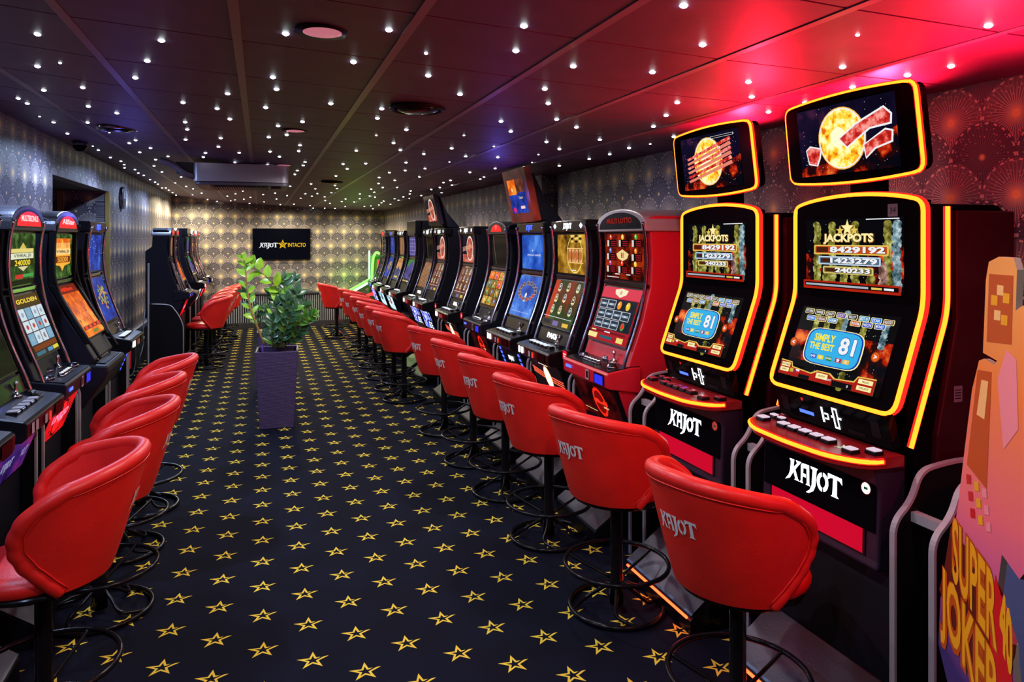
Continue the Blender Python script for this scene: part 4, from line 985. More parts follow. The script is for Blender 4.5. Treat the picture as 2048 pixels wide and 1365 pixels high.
def arch_topper(Y, label, blurred):
    t = thing('topper_display', label, 'display', (XFR, Y, 1.88), R(-90))
    W = .56; h = W / 2; b, tp = (-.012, .072), (-.045, .352)
    f = lambda x, s: (lambda k: (x, b[0] + (tp[0] - b[0]) * s - .0 * k, b[1] + (tp[1] - b[1]) * s))(0)
    ar = lambda x: .05 * (1 - (x / h) ** 2)
    out = [(-h, .02), (h, .02), (h * .985, .97)] + [(h * .985 - 2 * h * .985 * i / 8, .97 + ar(h - 2 * h * i / 8)) for i in range(1, 8)] + [(-h * .985, .97)]
    o2 = [(x, s - (ar(x) if s < .1 else 0)) for x, s in out]
    o2 = [(-h, .03)] + [(-h + 2 * h * i / 8, .03 - ar(-h + 2 * h * i / 8)) for i in range(1, 8)] + [(h, .03)] + out[2:]
    P3 = rounded([f(x, s) for x, s in o2], .04, 4)
    BK = _mc['jackpot_black']; n = len(P3)
    nrm = Vector((0, -(tp[1] - b[1]), (tp[0] - b[0]))).normalized()
    v = list(P3) + [p - nrm * .055 for p in P3]
    MB().add(v, [tuple(range(n)), tuple(range(2 * n - 1, n - 1, -1))] + [(i, i + n, (i + 1) % n + n, (i + 1) % n) for i in range(n)], BK).build('display_shell', t)
    c0 = (Vector(P3[0]) * 0 + Vector((0, (b[0] + tp[0]) / 2, (b[1] + tp[1]) / 2)))
    big = [(p - c0) * 1.012 + c0 - nrm * .012 for p in P3]
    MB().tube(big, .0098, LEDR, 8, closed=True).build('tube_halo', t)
    MB().tube([(p - c0) * 1.008 + c0 + nrm * .004 for p in big], .0066, LED, 8, closed=True).build('light_tube', t, label='glowing orange tube round the display')
    panel(MB(), sun_screen(.43, .235, blurred), b, tp, -.0, .0, BK, .001, off=.0015).build('display_screen', t)
    MB().box(-.05, .05, .04, .11, -.02, .22, BK).build('post', t, bevel=.004)
    return t
PA = arch_machine(1.937, 'tall black jackpot machine nearest the camera, orange light tubes, paper note 34 on it', code='34')
PB = arch_machine(2.71, 'tall black jackpot machine with orange light tubes, second from the camera, red unlit buttons', lit_buttons=False)
arch_topper(1.937, 'orange-lit display above the nearest jackpot machine showing a sun and a red ribbon', False)
arch_topper(2.71, 'orange-lit display above the second jackpot machine showing a blurred sun', True)

slot_machine('R', 3.565, 'red slot machine with arched dark header and fruit reels on its lower screen', 'pay', 'fruit', 'logo_e', 'arch', W=.56, body=REDP, logo='dim', rim=DCHROME, deck='lotto', panel_text='MULTI LOTTO')
slot_machine('R', 4.28, 'black slot machine with a gold picture above round icons on a red and green screen', 'goldsun', 'wheel', 'ball', 'flat', W=.56, panel_text='PAKIN', rim=CHROME)
slot_machine('R', 4.98, 'black slot machine with two blue screens and blue lit dashes on its front', 'apollo', 'ring', 'stripes', 'flat', W=.56, logo=BLED, Hh=.005, rim=CHROME)
slot_machine('R', 5.77, 'black slot machine with a red dome lamp and yellow card pictures on its lower screen', 'off', 'cards', 'logo_e', 'dome', W=.52, deck='lotto', logo='red', rim=CHROME)
slot_machine('R', 6.72, 'black slot machine with a pink planet picture, right after the red dome machine', 'planet', 'icons', 'ball', 'flat', W=.52, rim=CHROME, panel_text='PAKIN')
slot_machine('R', 7.83, 'black slot machine with a pink planet picture under the far tilted display', 'planet', 'icons', 'splash', 'flat', W=.52, far=True)
slot_machine('R', 8.42, 'black slot machine with dim brown screens behind the far tilted display', 'off', 'bamboo', 'splash', 'flat', W=.52, far=True, panel_text='PAKIN')
slot_machine('R', 9.42, 'tall black slot machine with purple columns above and a green and purple picture below', 'purple', 'cave', None, 'flat', W=.56, far=True, logo=None, Hh=.12)
slot_machine('R', 10.18, 'black slot machine with a white lit header and tan bamboo picture', 'bamboo', 'beach', 'ghost', 'flat', W=.52, far=True, logo=WLED)
slot_machine('R', 10.95, 'black slot machine with a blue lit header and blue screens at the far end', 'city', 'coins', 'ghost', 'flat', W=.52, far=True, logo=BLED)
slot_machine('R', 11.72, 'narrow black slot machine with a red dome beside the green neon machine', 'neonmix', 'neonmix', 'splash', 'dome', W=.48, deck='lotto', logo='red')
topper('R', 4.98, 'tilted display with orange frame above the blue screen machine', 'strip')
topper('R', 7.83, 'tilted display showing a glowing orange planet above the far planet machine', 'planet')

for args in [
 dict(Y=2.76, label='black slot machine at the left frame edge, only its side rim and deck showing', upper='off', lower='orange', belly='vlt', head='flat', W=.52, logo=None, btn=EDGE),
 dict(Y=3.43, label='dark slot machine left of the multibonus machine with a big black button deck', upper='off', lower='off', belly='vlt', head='flat', W=.54, logo=None, btn=EDGE, rim=CHROME),
 dict(Y=4.13, label='black slot machine with an arched red lamp reading MULTIBONUS', upper='vyhral2', lower='letters', belly='linked', head='arch', W=.52, deck='lotto', logo='red', panel_text='MULTIBONUS', rim=CHROME),
 dict(Y=4.885, label='matt black slot machine with two orange screens and an arched red lamp', upper='vyhral', lower='orange', belly=None, head='arch', W=.54, deck='tray', logo='red', panel_text='AllStar', rim=BLACKM, steep=.22, black_bezel=True),
 dict(Y=5.745, label='black slot machine with two dark blue screens beside the gold wall trim', upper='city', lower='coins', belly='stripes', head='flat', W=.52, logo=BLED, rim=CHROME)]:
    slot_machine('L', **args)
SIZE[0] = 1.0
for args in [
 dict(Y=10.3, label='black slot machine with a red dome, first of the far left group', upper='bamboo', lower='neonmix', belly='linked', head='dome', W=.46, deck='lotto', logo='red', far=True, deep=.27),
 dict(Y=10.82, label='black slot machine with a red dome, second of the far left group', upper='neonmix', lower='orange', belly='linked', head='dome', W=.46, deck='tray', logo='red', far=True, deep=.27),
 dict(Y=12.5, label='tall black slot machine with a box header in the far left group', upper='cave', lower='cave', belly='ghost', head='flat', W=.60, far=True, logo=None, Hh=.05, deep=.27),
 dict(Y=13.35, label='slim slot machine with a red lit header, second from the back on the far left', upper='pay', lower='pay', belly='linked', head='dome', W=.50, deck='lotto', far=True, logo='red', rim=CHROME, deep=.27),
 dict(Y=14.15, label='slim slot machine with a red lit header, nearest the back wall on the left', upper='pay', lower='pay', belly='linked', head='dome', W=.50, far=True, logo='red', rim=CHROME, deep=.27)]:
    slot_machine('L', **args)

SIZE[0] = 1.125
# --- divider frames between machines
def divider(row, Y, label, gap=.11, xo=0.0, plaque=False):
    X0 = XFR if row == 'R' else XFL; rz = R(-90) if row == 'R' else R(90)
    t = thing('divider_frame', label, 'divider', (X0, Y, 0), rz, 'divider frames between the machines')
    cur = rounded([(0, -.158, 0), (0, -.158, .93), (0, -.09, .985), (0, -.055, 1.07), (0, .06, 1.085), (0, .265, 1.085)], .07, 6, closed=False)
    for s_ in (-1, 1):
        x = s_ * gap / 2
        pr = [(q.y, q.z) for q in cur] + [(.265, 0)]
        MB().prism(pr, x - .007, x + .007, BLACKM).build('side_board', t)
        m_ = MB(); L = [(x, q.y - .0, q.z) for q in cur]
        # flat edging strip following the outline
        v = []; n = len(L)
        for i, p in enumerate(L):
            a, b = Vector(L[max(i - 1, 0)]), Vector(L[min(i + 1, n - 1)]); d = (b - a).normalized(); nn = Vector((0, -d.z, d.y))
            for dx, off in ((-.009, .005), (.009, .005), (.009, -.004), (-.009, -.004)): v.append(Vector(p) + nn * off + Vector((dx, 0, 0)))
        fs = [(i * 4 + k, i * 4 + (k + 1) % 4, i * 4 + 4 + (k + 1) % 4, i * 4 + 4 + k) for i in range(n - 1) for k in range(4)]
        m_.add(v, fs, EDGE).build('edge_strip', t, label='pale grey edging strip')
    if plaque:
        c = Canvas(.058, .05); c.rrect(0, 0, 1, 1, .005, C(214, 20, 40, 1.4)); c.rect(.15, .55, .85, .68, W_); c.rect(.2, .3, .8, .42, W_)
        m_ = MB(); panel(m_, c, (-.20, 1.045), (-.20, 1.095), 0, .002, BLACK, .04); m_.build('lit_plaque', t, label='small red lit plaque')
    for z in (.40, .93):
        MB().box(-gap / 2 + .008, gap / 2 - .008, -.10, -.075, z, z + .028, EDGE).build('crossbar', t)
    return t
divider('R', 1.555, 'grey-edged divider frame standing between the nearest jackpot machine and the cardboard display', .13)
divider('R', 2.325, 'grey-edged divider frame between the two jackpot machines', .09)
divider('R', 3.13, 'grey-edged divider frame between the second jackpot machine and the red machine', .14)
divider('R', 3.92, 'grey-edged divider frame between the red machine and the gold screen machine', .07, plaque=True)
divider('R', 4.63, 'grey-edged divider frame between the gold screen machine and the blue screen machine', .07)
divider('R', 5.38, 'grey-edged divider frame between the blue screen machine and the red dome machine', .10)
divider('R', 6.24, 'grey-edged divider frame just beyond the red dome machine', .12, plaque=True)
divider('R', 7.25, 'grey-edged divider frame between the two planet machines', .14, plaque=True)
divider('L', 3.78, 'grey-edged divider frame on the near side of the multibonus machine', .11)
divider('L', 4.51, 'grey-edged divider frame between the multibonus machine and the orange screen machine', .07)
divider('L', 5.32, 'grey-edged divider frame between the orange and the blue screen machines on the left', .10)
divider('L', 6.06, 'grey-edged divider frame after the dark blue machine on the left', .06)
divider('L', 3.092, 'grey-edged divider frame at the left frame edge by the nearest stool', .09)
SIZE[0] = 1.0
divider('L', 11.12, 'grey-edged divider frame in the far left group', .06)
divider('L', 12.05, 'grey-edged divider frame before the tall box header machine', .08)
# big end panel of the far left group
t = thing('end_panel', 'tall black end panel with pale edging before the far left machines', 'panel', (0, 9.95, 0))
pz = lambda px, py: at_y(px, py, 9.95)
A0, A1 = pz(297, 527), pz(366, 640)
MB().box(A0.x - .01, A0.x + .01, -.02, .02, 0, A0.z, EDGE).build('edge_post', t, bevel=.008)
cur = [pz(303, 609), pz(338, 611), pz(350, 622), pz(357, 632), pz(365, 650), pz(366, 668)]
cur = spline([(p.x, 0, p.z) for p in cur], 4)
MB().prism([(A0.x + .01, 0)] + [(A0.x + .01, cur[0].z)] + [(q.x, q.z) for q in cur] + [(cur[-1].x, 0)], -.01, .01, BLACKM, 'y').build('board', t)
MB().tube([(q.x, 0, q.z) for q in cur] + [(cur[-1].x, 0, .0)], .010, EDGE, 6).build('edge_strip', t)

# ================================================================= FAR NEON MACHINE
SIZE[0] = 1.125
t = thing('racing_machine', 'curvy machine outlined in green and red neon at the far right corner', 'arcade machine', (0, 12.95, 0))
q = lambda px, py, Y=12.95: at_y(px, py, Y)
GN = E((.25, 1.0, .12), 2.2, True); RN = E((1, .03, .03), 3.0, True); WG = E((.75, 1, .85), 2.5)
a, b = q(739, 505), q(739, 558)
X1 = q(760, 520).x; X0_ = q(702, 585).x
MB().box(a.x + .03, X1 + .3, .10, .5, 0, q(750, 512).z, M('green_shell', (.02, .20, .02), .3)).build('back_cabinet', t, bevel=.02)
MB().box(a.x - .012, a.x + .012, .02, .05, b.z, a.z + .03, WG).build('neon_bar', t)
MB().tube(spline([tuple(q(744, 560) - Vector((0, 12.95, 0))), tuple(q(746, 520) - Vector((0, 12.95, 0))), tuple(q(752, 506) - Vector((0, 12.95, 0))), tuple(q(759, 508) - Vector((0, 12.95, 0)))], 6), .022, GN, 8).build('neon_tube', t, label='green neon tube arching over the machine')
o = lambda px, py, dy=0: tuple(q(px, py, 12.95 + dy) - Vector((0, 12.95, 0)))
dk = [o(702, 587, -.35), o(752, 558, 0)]
m_ = MB(); p0, p1 = Vector(dk[0]), Vector(dk[1])
v = [p0, p1, p1 + Vector((0, .4, .0)), p0 + Vector((0, .4, 0))]; v2 = [p - Vector((0, 0, .07)) for p in v]
m_.add(v + v2, [(0, 1, 2, 3), (7, 6, 5, 4), (0, 4, 5, 1), (1, 5, 6, 2), (2, 6, 7, 3), (3, 7, 4, 0)], M('green_deck', (.05, .25, .05), .25)).build('console', t, bevel=.01)
for k in range(2): MB().tube([v[0] + Vector((0, .4 * k, .01)), v[1] + Vector((0, .4 * k, .01))], .018, GN if k else WG, 6).build('neon_tube', t)
MB().tube([o(716, 598, -.2), o(744, 588, -.1), o(752, 592, 0)], .026, RN, 8).build('neon_tube', t, label='red neon tube')
MB().tube([o(757, 520, -.02), o(756, 545, -.02)], .02, RN, 8).build('neon_tube', t, label='red neon tube')
w0, w1 = Vector(o(735, 600, -.1)), Vector(o(753, 628, -.1))
MB().box(w0.x, X1 + .3, -.05, .45, 0, w0.z, M('dark_red_shell', (.10, .006, .01), .3)).build('front_cabinet', t, bevel=.02)
MB().box(w0.x + .06, w1.x + .02, -.056, -.05, w1.z, w0.z - .03, E((1, .03, .03), 1.4)).build('red_window', t)
SIZE[0] = 1.0
lamp('neon_red_glow', 'POINT', (X1 - .45, 13.8, .25), 3, (1, .05, .04), shadow_soft_size=.05)

# ================================================================= END WALL: TELEVISION, RADIATOR
a, b = at_y(505, 457, YB - .06), at_y(621, 519.5, YB - .06)
t = thing('television', 'black wall television showing a white and gold logo with a star', 'television', ((a.x + b.x) / 2, YB - .002, b.z))
w_, h_ = b.x - a.x, a.z - b.z
MB().box(-w_ / 2, w_ / 2, -.055, -.012, 0, h_, BLACK).build('casing', t, bevel=.004)
MB().box(-.2, .2, -.012, 0, h_ * .3, h_ * .7, BLACKM).build('wall_bracket', t)
c = Canvas(w_ - .02, h_ - .02); c.rect(0, 0, 1, 1, E(S(9, 10, 20), 1)); c.kajot(.275, .47, .092, W_)
gy = C(250, 196, 36)
c.star(.515, .49, .098, gy); c.star(.515, .49, .062, E(S(9, 10, 20), 1)); c.star(.512, .48, .042, gy); c.star(.512, .48, .018, E(S(9, 10, 20), 1))
c.text('INTACTO', .765, .475, .082, gy, .012, w_ * .31)
m_ = MB(); c.onto(m_, (-w_ / 2 + .01, -.0555, .01), (1, 0, 0), (0, 0, 1)); m_.build('screen', t)

ra, rb = at_y(437, 589, YB - .2), at_y(700, 652, YB - .2)
t = thing('radiator', 'dark radiator screen of upright grey slats under the television', 'radiator', ((ra.x + rb.x) / 2, YB - .19, 0))
w_ = rb.x - ra.x; zt_ = ra.z
DKF = M('radiator_frame', (.02, .022, .03), .4)
SLAT = M('slat_grey', S(128, 132, 142), .4)
MB().box(-w_ / 2, w_ / 2, -.03, .16, zt_ - .03, zt_, DKF).build('top_shelf', t, bevel=.004)
MB().box(-w_ / 2, w_ / 2, .03, .15, 0, zt_ - .031, DKF).build('radiator_body', t)
m_ = MB(); n = int(w_ / .042)
for i in range(n):
    x = -w_ / 2 + .03 + (w_ - .06) * i / (n - 1); m_.box(x - .009, x + .009, .0, .028, .12, zt_ - .04, SLAT)
m_.build('slat_front', t)
MB().box(-w_ / 2, w_ / 2, -.01, .02, .0, .11, DKF).build('base_rail', t, bevel=.003)

# ================================================================= AIR CONDITIONER
SIL = M('silver_housing', S(150, 148, 160), .38, .4, bump=.25, bscale=180)
z1, z0 = 2.418, 2.26; YA = 6.85
a, b = at_y(386, 340, YA), at_y(577, 340, YA)
t = thing('air_conditioner', 'silver boxy air conditioner hanging from the dark ceiling', 'air conditioner', ((a.x + b.x) / 2, YA, z0))
w_ = b.x - a.x; d = .80
pl = rounded([(-w_ / 2, 0, 0), (w_ / 2, 0, 0), (w_ / 2, d, 0), (-w_ / 2, d, 0)], .05, 5)
MB().prism([(p.x, p.y) for p in pl], 0, z1 - z0, SIL, 'z').build('housing', t)
MB().prism([(p.x * .985 + .01, .02 + p.y * .95) for p in pl], -.03, -.001, M('grey_plastic', S(72, 70, 80), .4), 'z').build('lower_panel', t, bevel=.004)
GR_ = M('grille_dark', (.03, .03, .035), .4)
m_ = MB()
for i in range(22):
    x = -w_ / 2 + .16 + i * (w_ - .36) / 21; m_.box(x - .006, x + .006, .08, .62, -.045, -.031, GR_)
m_.box(-w_ / 2 + .13, w_ / 2 - .17, .07, .63, -.034, -.0305, BLACKM); m_.build('air_grille', t)
MB().box(w_ / 2 - .15, w_ / 2 - .06, .1, .5, -.05, -.031, GR_).build('air_flap', t, bevel=.004)
pm = MB(); A_ = [(-w_ / 2 - .26, -.05, .165), (-w_ / 2 - .16, -.03, .13), (-w_ / 2 - .06, .0, .06), (-w_ / 2 + .03, .05, .03)]
pm.tube(spline(A_, 6), .026, M('duct_sleeve', S(90, 86, 96), .5), 8); pm.build('pipe_sleeve', t)
MB().box(-w_ / 2 - .14, -w_ / 2 - .001, .05, .2, .06, .165, DKF).build('junction_box', t, bevel=.004)

# ================================================================= CEILING FITTINGS
PINKL = E(S(196, 110, 124), .9)
for px, py, r, l in ((645, 63, .062, 'round pinkish downlight in the ceiling near the camera'), (590, 261, .055, 'round pinkish downlight in the ceiling, second along the room'), (567, 330, .06, 'faint round downlight in the ceiling above the air conditioner')):
    p = at_ceiling(px, py); z = p.z
    t = thing('downlight', l, 'ceiling light', (p.x, p.y, z))
    MB().lathe([(r * 1.45, -.004), (r * 1.45, .001), (r * 1.0, .002), (r * 1.0, -.004)], BLACKM, 28).build('trim_ring', t)
    MB().lathe([(r, -.006), (r, -.0045), (.001, -.0045)][::-1] if False else [(.001, -.007), (r * .8, -.0065), (r, -.0045), (.001, -.0042)], PINKL, 28).build('diffuser', t)
for px, py, r, l, mm in ((835, 215, .125, 'round black air vent in the middle of the ceiling', BLACKM), (234, 256, .115, 'round ceiling vent ring above the left wall', DCHROME), (664, 363, .11, 'small round black ceiling vent beyond the air conditioner', BLACKM)):
    p = at_ceiling(px, py); t = thing('ceiling_vent', l, 'vent', (p.x, p.y, p.z))
    MB().tube([(r * math.cos(k * math.pi / 18), r * math.sin(k * math.pi / 18), -.006) for k in range(36)], .012, mm, 8, closed=True).build('outer_ring', t)
    MB().lathe([(.01, -.03), (r * .55, -.026), (r * .80, -.016), (r * .8, -.010), (.01, -.010)], BLACK, 28).build('disc', t)
    MB().lathe([(.018, -.011), (.018, -.001), (.01, -.001)], BLACK, 10).build('stem', t)
p = at_ceiling(160, 283); p.x = max(p.x, XL + .09)
t = thing('dome_camera', 'small dark dome security camera where the left wall meets the ceiling', 'camera', (p.x, p.y, ceil_z(p.x)))
MB().lathe([(.055, -.035), (.06, -.001), (.01, -.001)], DKF, 20).build('mount', t)
MB().lathe([(.001, -.085), (.03, -.078), (.048, -.055), (.052, -.036), (.001, -.036)], GLASSK, 20).build('dome', t)
p = at_x(242, 396, XL)
t = thing('wall_clock', 'round dark wall clock on the left wall past the passage', 'clock', (XL, p.y, p.z), 0)
import mathutils
def xcyl(r0, x0, x1, m, n=28):
    v = [(x, r0 * math.cos(2 * math.pi * k / n), r0 * math.sin(2 * math.pi * k / n)) for x in (x0, x1) for k in range(n)]
    return MB().add(v, [tuple(range(n - 1, -1, -1)), tuple(range(n, 2 * n))] + [(k, (k + 1) % n, (k + 1) % n + n, k + n) for k in range(n)], m)
xcyl(.135, .001, .035, DCHROME).build('rim', t, bevel=.004); xcyl(.118, .0352, .037, M('clock_face', S(34, 36, 50), .3)).build('face', t)
MB().box(.0375, .039, -.004, .004, 0, .085, CREAM).build('minute_hand', t); MB().box(.0375, .039, 0, .055, -.004, .004, CREAM).build('hour_hand', t)
p = at_x(275, 677, XL); t = thing('wall_socket', 'dark socket box on the left wall with cables plugged in', 'socket', (XL + .015, p.y, p.z))
MB().box(0, .05, -.05, .05, -.04, .04, DKF).build('box', t, bevel=.006); MB().box(.05, .07, -.02, .02, -.01, .02, CREAM).build('plug', t, bevel=.004)
CAB = M('cable_grey', S(120, 124, 132), .4)
for k, pts in enumerate(([(274, 682), (282, 700), (280, 722), (290, 745)], [(270, 682), (272, 715), (268, 742), (262, 752)], [(291, 610), (287, 650), (286, 690), (281, 712)])):
    P3 = [at_x(x, y, XL + .055) for x, y in pts]
    tag(MB().tube(spline(P3, 6), .006, CAB, 6).build('cable'), ['grey cable hanging from the wall socket, right strand', 'grey cable hanging from the wall socket, left strand', 'grey cable coming down the wall beside the end panel'][k], 'cable')
# red hand-held handle by the blue machine
t = thing('fire_extinguisher', 'narrow red cylinder on the left wall beside the dark blue machine', 'fire extinguisher', (XL + .12, at_x(253, 700, XL + .12).y, 0))
zz = at_x(253, 690, XL + .12).z; zb_ = at_x(253, 738, XL + .12).z
MB().lathe([(.045, zb_), (.05, zb_ + .01), (.05, zz - .05), (.02, zz)], M('red_paint', (.5, .01, .02), .3), 20).build('tank', t)
MB().lathe([(.015, zz), (.015, zz + .05)], BLACKM, 10).box(-.015, .06, -.01, .01, zz + .05, zz + .07, REDP).build('valve', t)
MB().box(-.115, -.04, -.03, .03, zb_ + .05, zb_ + .09, BLACKM).build('wall_bracket', t)

# ================================================================= PLANT
PUR = M('woven_purple', S(66, 50, 92), .55, bump=.4, bscale=240)
def wicker():
    m, nt, b = new_mat('woven_planter'); c, v = coords(nt)
    u = c[0] + c[1]
    row = (c[2] / .011).floor(); s = ((u + row * .0075) / .015).mod(1.0) - .5; zz_ = (c[2] / .011).mod(1.0) - .5
    hgt = ((s * s * -4.0 + 1.0) * (zz_ * zz_ * -4.0 + 1.0)).max(0.0)
    nt.links.new(mix_color(nt, hgt.min(1.0), S(34, 22, 52), S(92, 72, 124)), b.inputs['Base Color']); b.inputs['Roughness'].default_value = .45
    bp = nt.nodes.new('ShaderNodeBump'); bp.inputs['Strength'].default_value = .8; bp.inputs['Distance'].default_value = .003
    nt.links.new(hgt.s, bp.inputs['Height']); nt.links.new(bp.outputs[0], b.inputs['Normal'])
    return m
WICK = wicker()
t = thing('potted_plant', 'green leafy plant in a tall tapered purple woven planter in the aisle', 'plant', (.145, 7.20, 0), R(-3))
bh, th_, H_ = .152, .192, .715
v = [(sx * bh, sy * bh, 0) for sx, sy in ((-1, -1), (1, -1), (1, 1), (-1, 1))] + [(sx * th_, sy * th_, H_) for sx, sy in ((-1, -1), (1, -1), (1, 1), (-1, 1))] + [(sx * (th_ - .018), sy * (th_ - .018), H_) for sx, sy in ((-1, -1), (1, -1), (1, 1), (-1, 1))] + [(sx * (th_ - .03), sy * (th_ - .03), H_ - .09) for sx, sy in ((-1, -1), (1, -1), (1, 1), (-1, 1))]
fs = [(3, 2, 1, 0)] + [(i + o_, (i + 1) % 4 + o_, (i + 1) % 4 + 4 + o_, i + 4 + o_) for o_ in (0, 4, 8) for i in range(4)]
MB().add(v, fs, WICK).build('planter', t, bevel=.006)
MB().box(-.16, .16, -.16, .16, H_ - .10, H_ - .055, M('soil', (.02, .014, .01), .95, bump=1, bscale=60)).build('soil', t)
MB().lathe([(.008, H_ - .06), (.008, H_ + .055), (.004, H_ + .06)], M('purple_marker', S(120, 80, 190), .4), 8, (-.125, -.12)).build('plant_marker', t)
def leafmat(n, a_, b_):
    m, nt, b = new_mat(n); c, v = coords(nt); nz = noise(nt, v, 12, 3)
    nt.links.new(mix_color(nt, nz.ss(.35, .65), a_, b_), b.inputs['Base Color']); b.inputs['Roughness'].default_value = .3
    b.inputs['Coat Weight'].default_value = .3
    return m
LB = leafmat('leaf_bright', S(120, 190, 40), S(170, 220, 60)); LD = leafmat('leaf_dark', S(30, 74, 44), S(64, 112, 72)); LM = leafmat('leaf_mid', S(60, 128, 40), S(110, 170, 60))
STB = M('stem_tan', S(176, 132, 70), .6); STG = M('stem_green', S(96, 110, 56), .6)
def leaf(mb, base, dirv, nrm, L, W_l, mat):
    d = dirv.normalized(); sd = d.cross(nrm).normalized(); up = sd.cross(d).normalized(); n = 7; v = []
    for i in range(n + 1):
        u = i / n; wd = W_l * (math.sin(math.pi * min(1, u * .96 + .04)) ** .75) * (1.05 - .25 * u); bend = -.16 * L * u * u
        c_ = base + d * L * u + up * bend
        v += [c_ - sd * wd + up * wd * .28, c_, c_ + sd * wd + up * wd * .28]
    fs = []
    for i in range(n):
        for k in range(2): a = i * 3 + k; fs.append((a, a + 1, a + 4, a + 3))
    mb.add(v, fs, mat, True)
def frond(base, ctrl, tip, leaves, L, Wl, lm, sm, start=.3, r=.011, rnd=None, tilt=0):
    pts = spline([base, ctrl, tip], 14); mb = MB()
    mb.tube(pts, r, sm, 7, rfun=lambda t_: r * (1 - .72 * t_)); N = len(pts)
    for i in range(leaves):
        u = start + (1 - start) * i / (leaves - 1); k = min(N - 2, int(u * (N - 1))); p = pts[k].lerp(pts[k + 1], u * (N - 1) - k); ax = (pts[min(k + 1, N - 1)] - pts[max(k - 1, 0)]).normalized()
        side = Vector((rnd.uniform(-.3, .3) + math.cos(tilt), rnd.uniform(-.3, .3) + math.sin(tilt), 0)); side = (side - ax * side.dot(ax)).normalized()
        s_ = 1 if i % 2 else -1
        d = side * s_ + ax * rnd.uniform(.45, .95) + Vector((0, 0, .2)); nr = Vector((rnd.uniform(-.4, .4), -.8, .6))
        leaf(mb, p, d, nr, 1.3 * L * rnd.uniform(.8, 1.12) * (1 - .25 * u), 1.2 * Wl * rnd.uniform(.85, 1.1) * (1 - .2 * u), lm if not isinstance(lm, list) else rnd.choice(lm))
    leaf(mb, pts[-1], pts[-1] - pts[-3], Vector((0, -.8, .5)), L * .8, Wl * .8, lm if not isinstance(lm, list) else lm[0])
    return mb.build('frond', t)
rn = random.Random(21); PX = Vector((.145, 7.20, 0))
def lp(px, py, dy=0): return at_y(px, py, 7.2 + dy) - PX
frond(lp(530, 690, -.05), lp(500, 610, -.05), lp(490, 520, -.05), 13, .10, .026, LB, STB, .35, .013, rn)
frond(lp(545, 690), lp(560, 590), lp(503, 530, -.02), 12, .125, .040, LB, STG, .28, .011, rn)
DK = [LD, LD, LM]
for (x, y, dy, n_, l_) in [(568, 560, 0, 16, .12), (585, 560, .1, 16, .12), (596, 585, -.1, 15, .115), (575, 600, -.15, 13, .11), (556, 610, -.1, 12, .11), (604, 612, .1, 14, .11), (545, 590, .1, 13, .11), (530, 620, .05, 11, .10), (612, 640, -.1, 12, .10), (590, 620, -.2, 12, .11), (570, 575, .2, 15, .12), (548, 640, -.22, 9, .09)]:
    frond(lp(553 + (x - 560) * .25, 695, dy * .3), lp(560 + (x - 560) * .6 + rn.uniform(-8, 8), (y + 695) / 2 + 8, dy * .7), lp(x, y, dy), n_, l_, .031, DK, STG, .22, .009, rn, rn.uniform(-.5, .5))
frond(lp(572, 692, -.05), lp(595, 650, -.12), lp(628, 628, -.15), 9, .085, .026, LM, STG, .45, .008, rn)
frond(lp(540, 692, .05), lp(515, 640, .1), lp(488, 585, .1), 9, .09, .026, [LD, LD, LM], STG, .45, .008, rn)
# second small planter right behind
a = at_y(515, 668, 8.6); b = at_y(590, 668, 8.6)
t = thing('planter_box', 'low dark woven planter box standing behind the purple planter', 'planter', ((a.x + b.x) / 2, 8.75, 0))
MB().box(-(b.x - a.x) / 2, (b.x - a.x) / 2, -.15, .15, 0, a.z - .01, WICK).build('box', t, bevel=.006)
MB().box(-(b.x - a.x) / 2 - .006, (b.x - a.x) / 2 + .006, -.156, .156, a.z - .012, a.z + .01, DKF).build('rim', t, bevel=.004)
# spiky plant in the passage
p0 = at_y(214, 660, 8.2); p0.x = max(p0.x, XL - .3)
t = thing('spiky_plant', 'dark plant with long thin leaves behind the blue left machine', 'plant', (XL + .16, 7.6, 0))
MB().lathe([(.09, 0), (.12, .28), (.11, .28), (.10, .22)], BLACKM, 18).build('pot', t)
m_ = MB(); rg = random.Random(4)
m_.tube([(0, 0, .2), (.01, .01, .7), (0, .02, 1.05)], .014, STG, 6)
for i in range(46):
    a_ = rg.uniform(0, 6.28); z_ = rg.uniform(.55, 1.1); L = rg.uniform(.22, .34); e = rg.uniform(-.2, .9)
    leaf(m_, Vector((0, .01, z_)), Vector((math.cos(a_) * .42, math.sin(a_), e)), Vector((0, 0, 1)), L, .008, LD)
m_.build('leaves', t)

# ================================================================= CARDBOARD DISPLAY (right foreground)
A = Vector((1.572, 1.308, 0)); dv = Vector((-.50, -.866, 0)).normalized(); nv = Vector((dv.y, -dv.x, 0))
if nv.dot(-A) < 0: nv = -nv
def onb(px, py):
    dx, dy, dz = ray(px, py); den = dx * nv.x + dy * nv.y; t_ = (A.dot(nv)) / den
    p = Vector((dx * t_, dy * t_, CAM_H + dz * t_)); return ((p - A).dot(dv), p.z)
t = thing('cardboard_display', 'die-cut cardboard display in orange and pink at the right frame edge, reading SUPER JOKER', 'cardboard display', (A.x, A.y, 0))
outline = [(1900, 1365), (1882, 1290), (1886, 1200), (1894, 1150), (1910, 1140), (1914, 1060), (1922, 1010), (1935, 900), (1950, 780), (1964, 722), (1974, 718), (1996, 730), (2000, 722), (1972, 706), (1978, 560), (1984, 524), (2004, 514), (2034, 516), (2041, 540), (2038, 622), (2052, 612), (2110, 700), (2110, 1080), (2046, 1160), (2010, 1110), (2000, 1190), (2030, 1290), (2036, 1365)]
op = [onb(*q_) for q_ in outline]
op = [(u, z) for u, z in op]; op[0] = (op[0][0], op[0][1]); 
zmin = min(z for u, z in op); u0, u1 = op[0][0], op[-1][0]
op = [(u0 + .01, .02)] + op + [(u1, .02)]
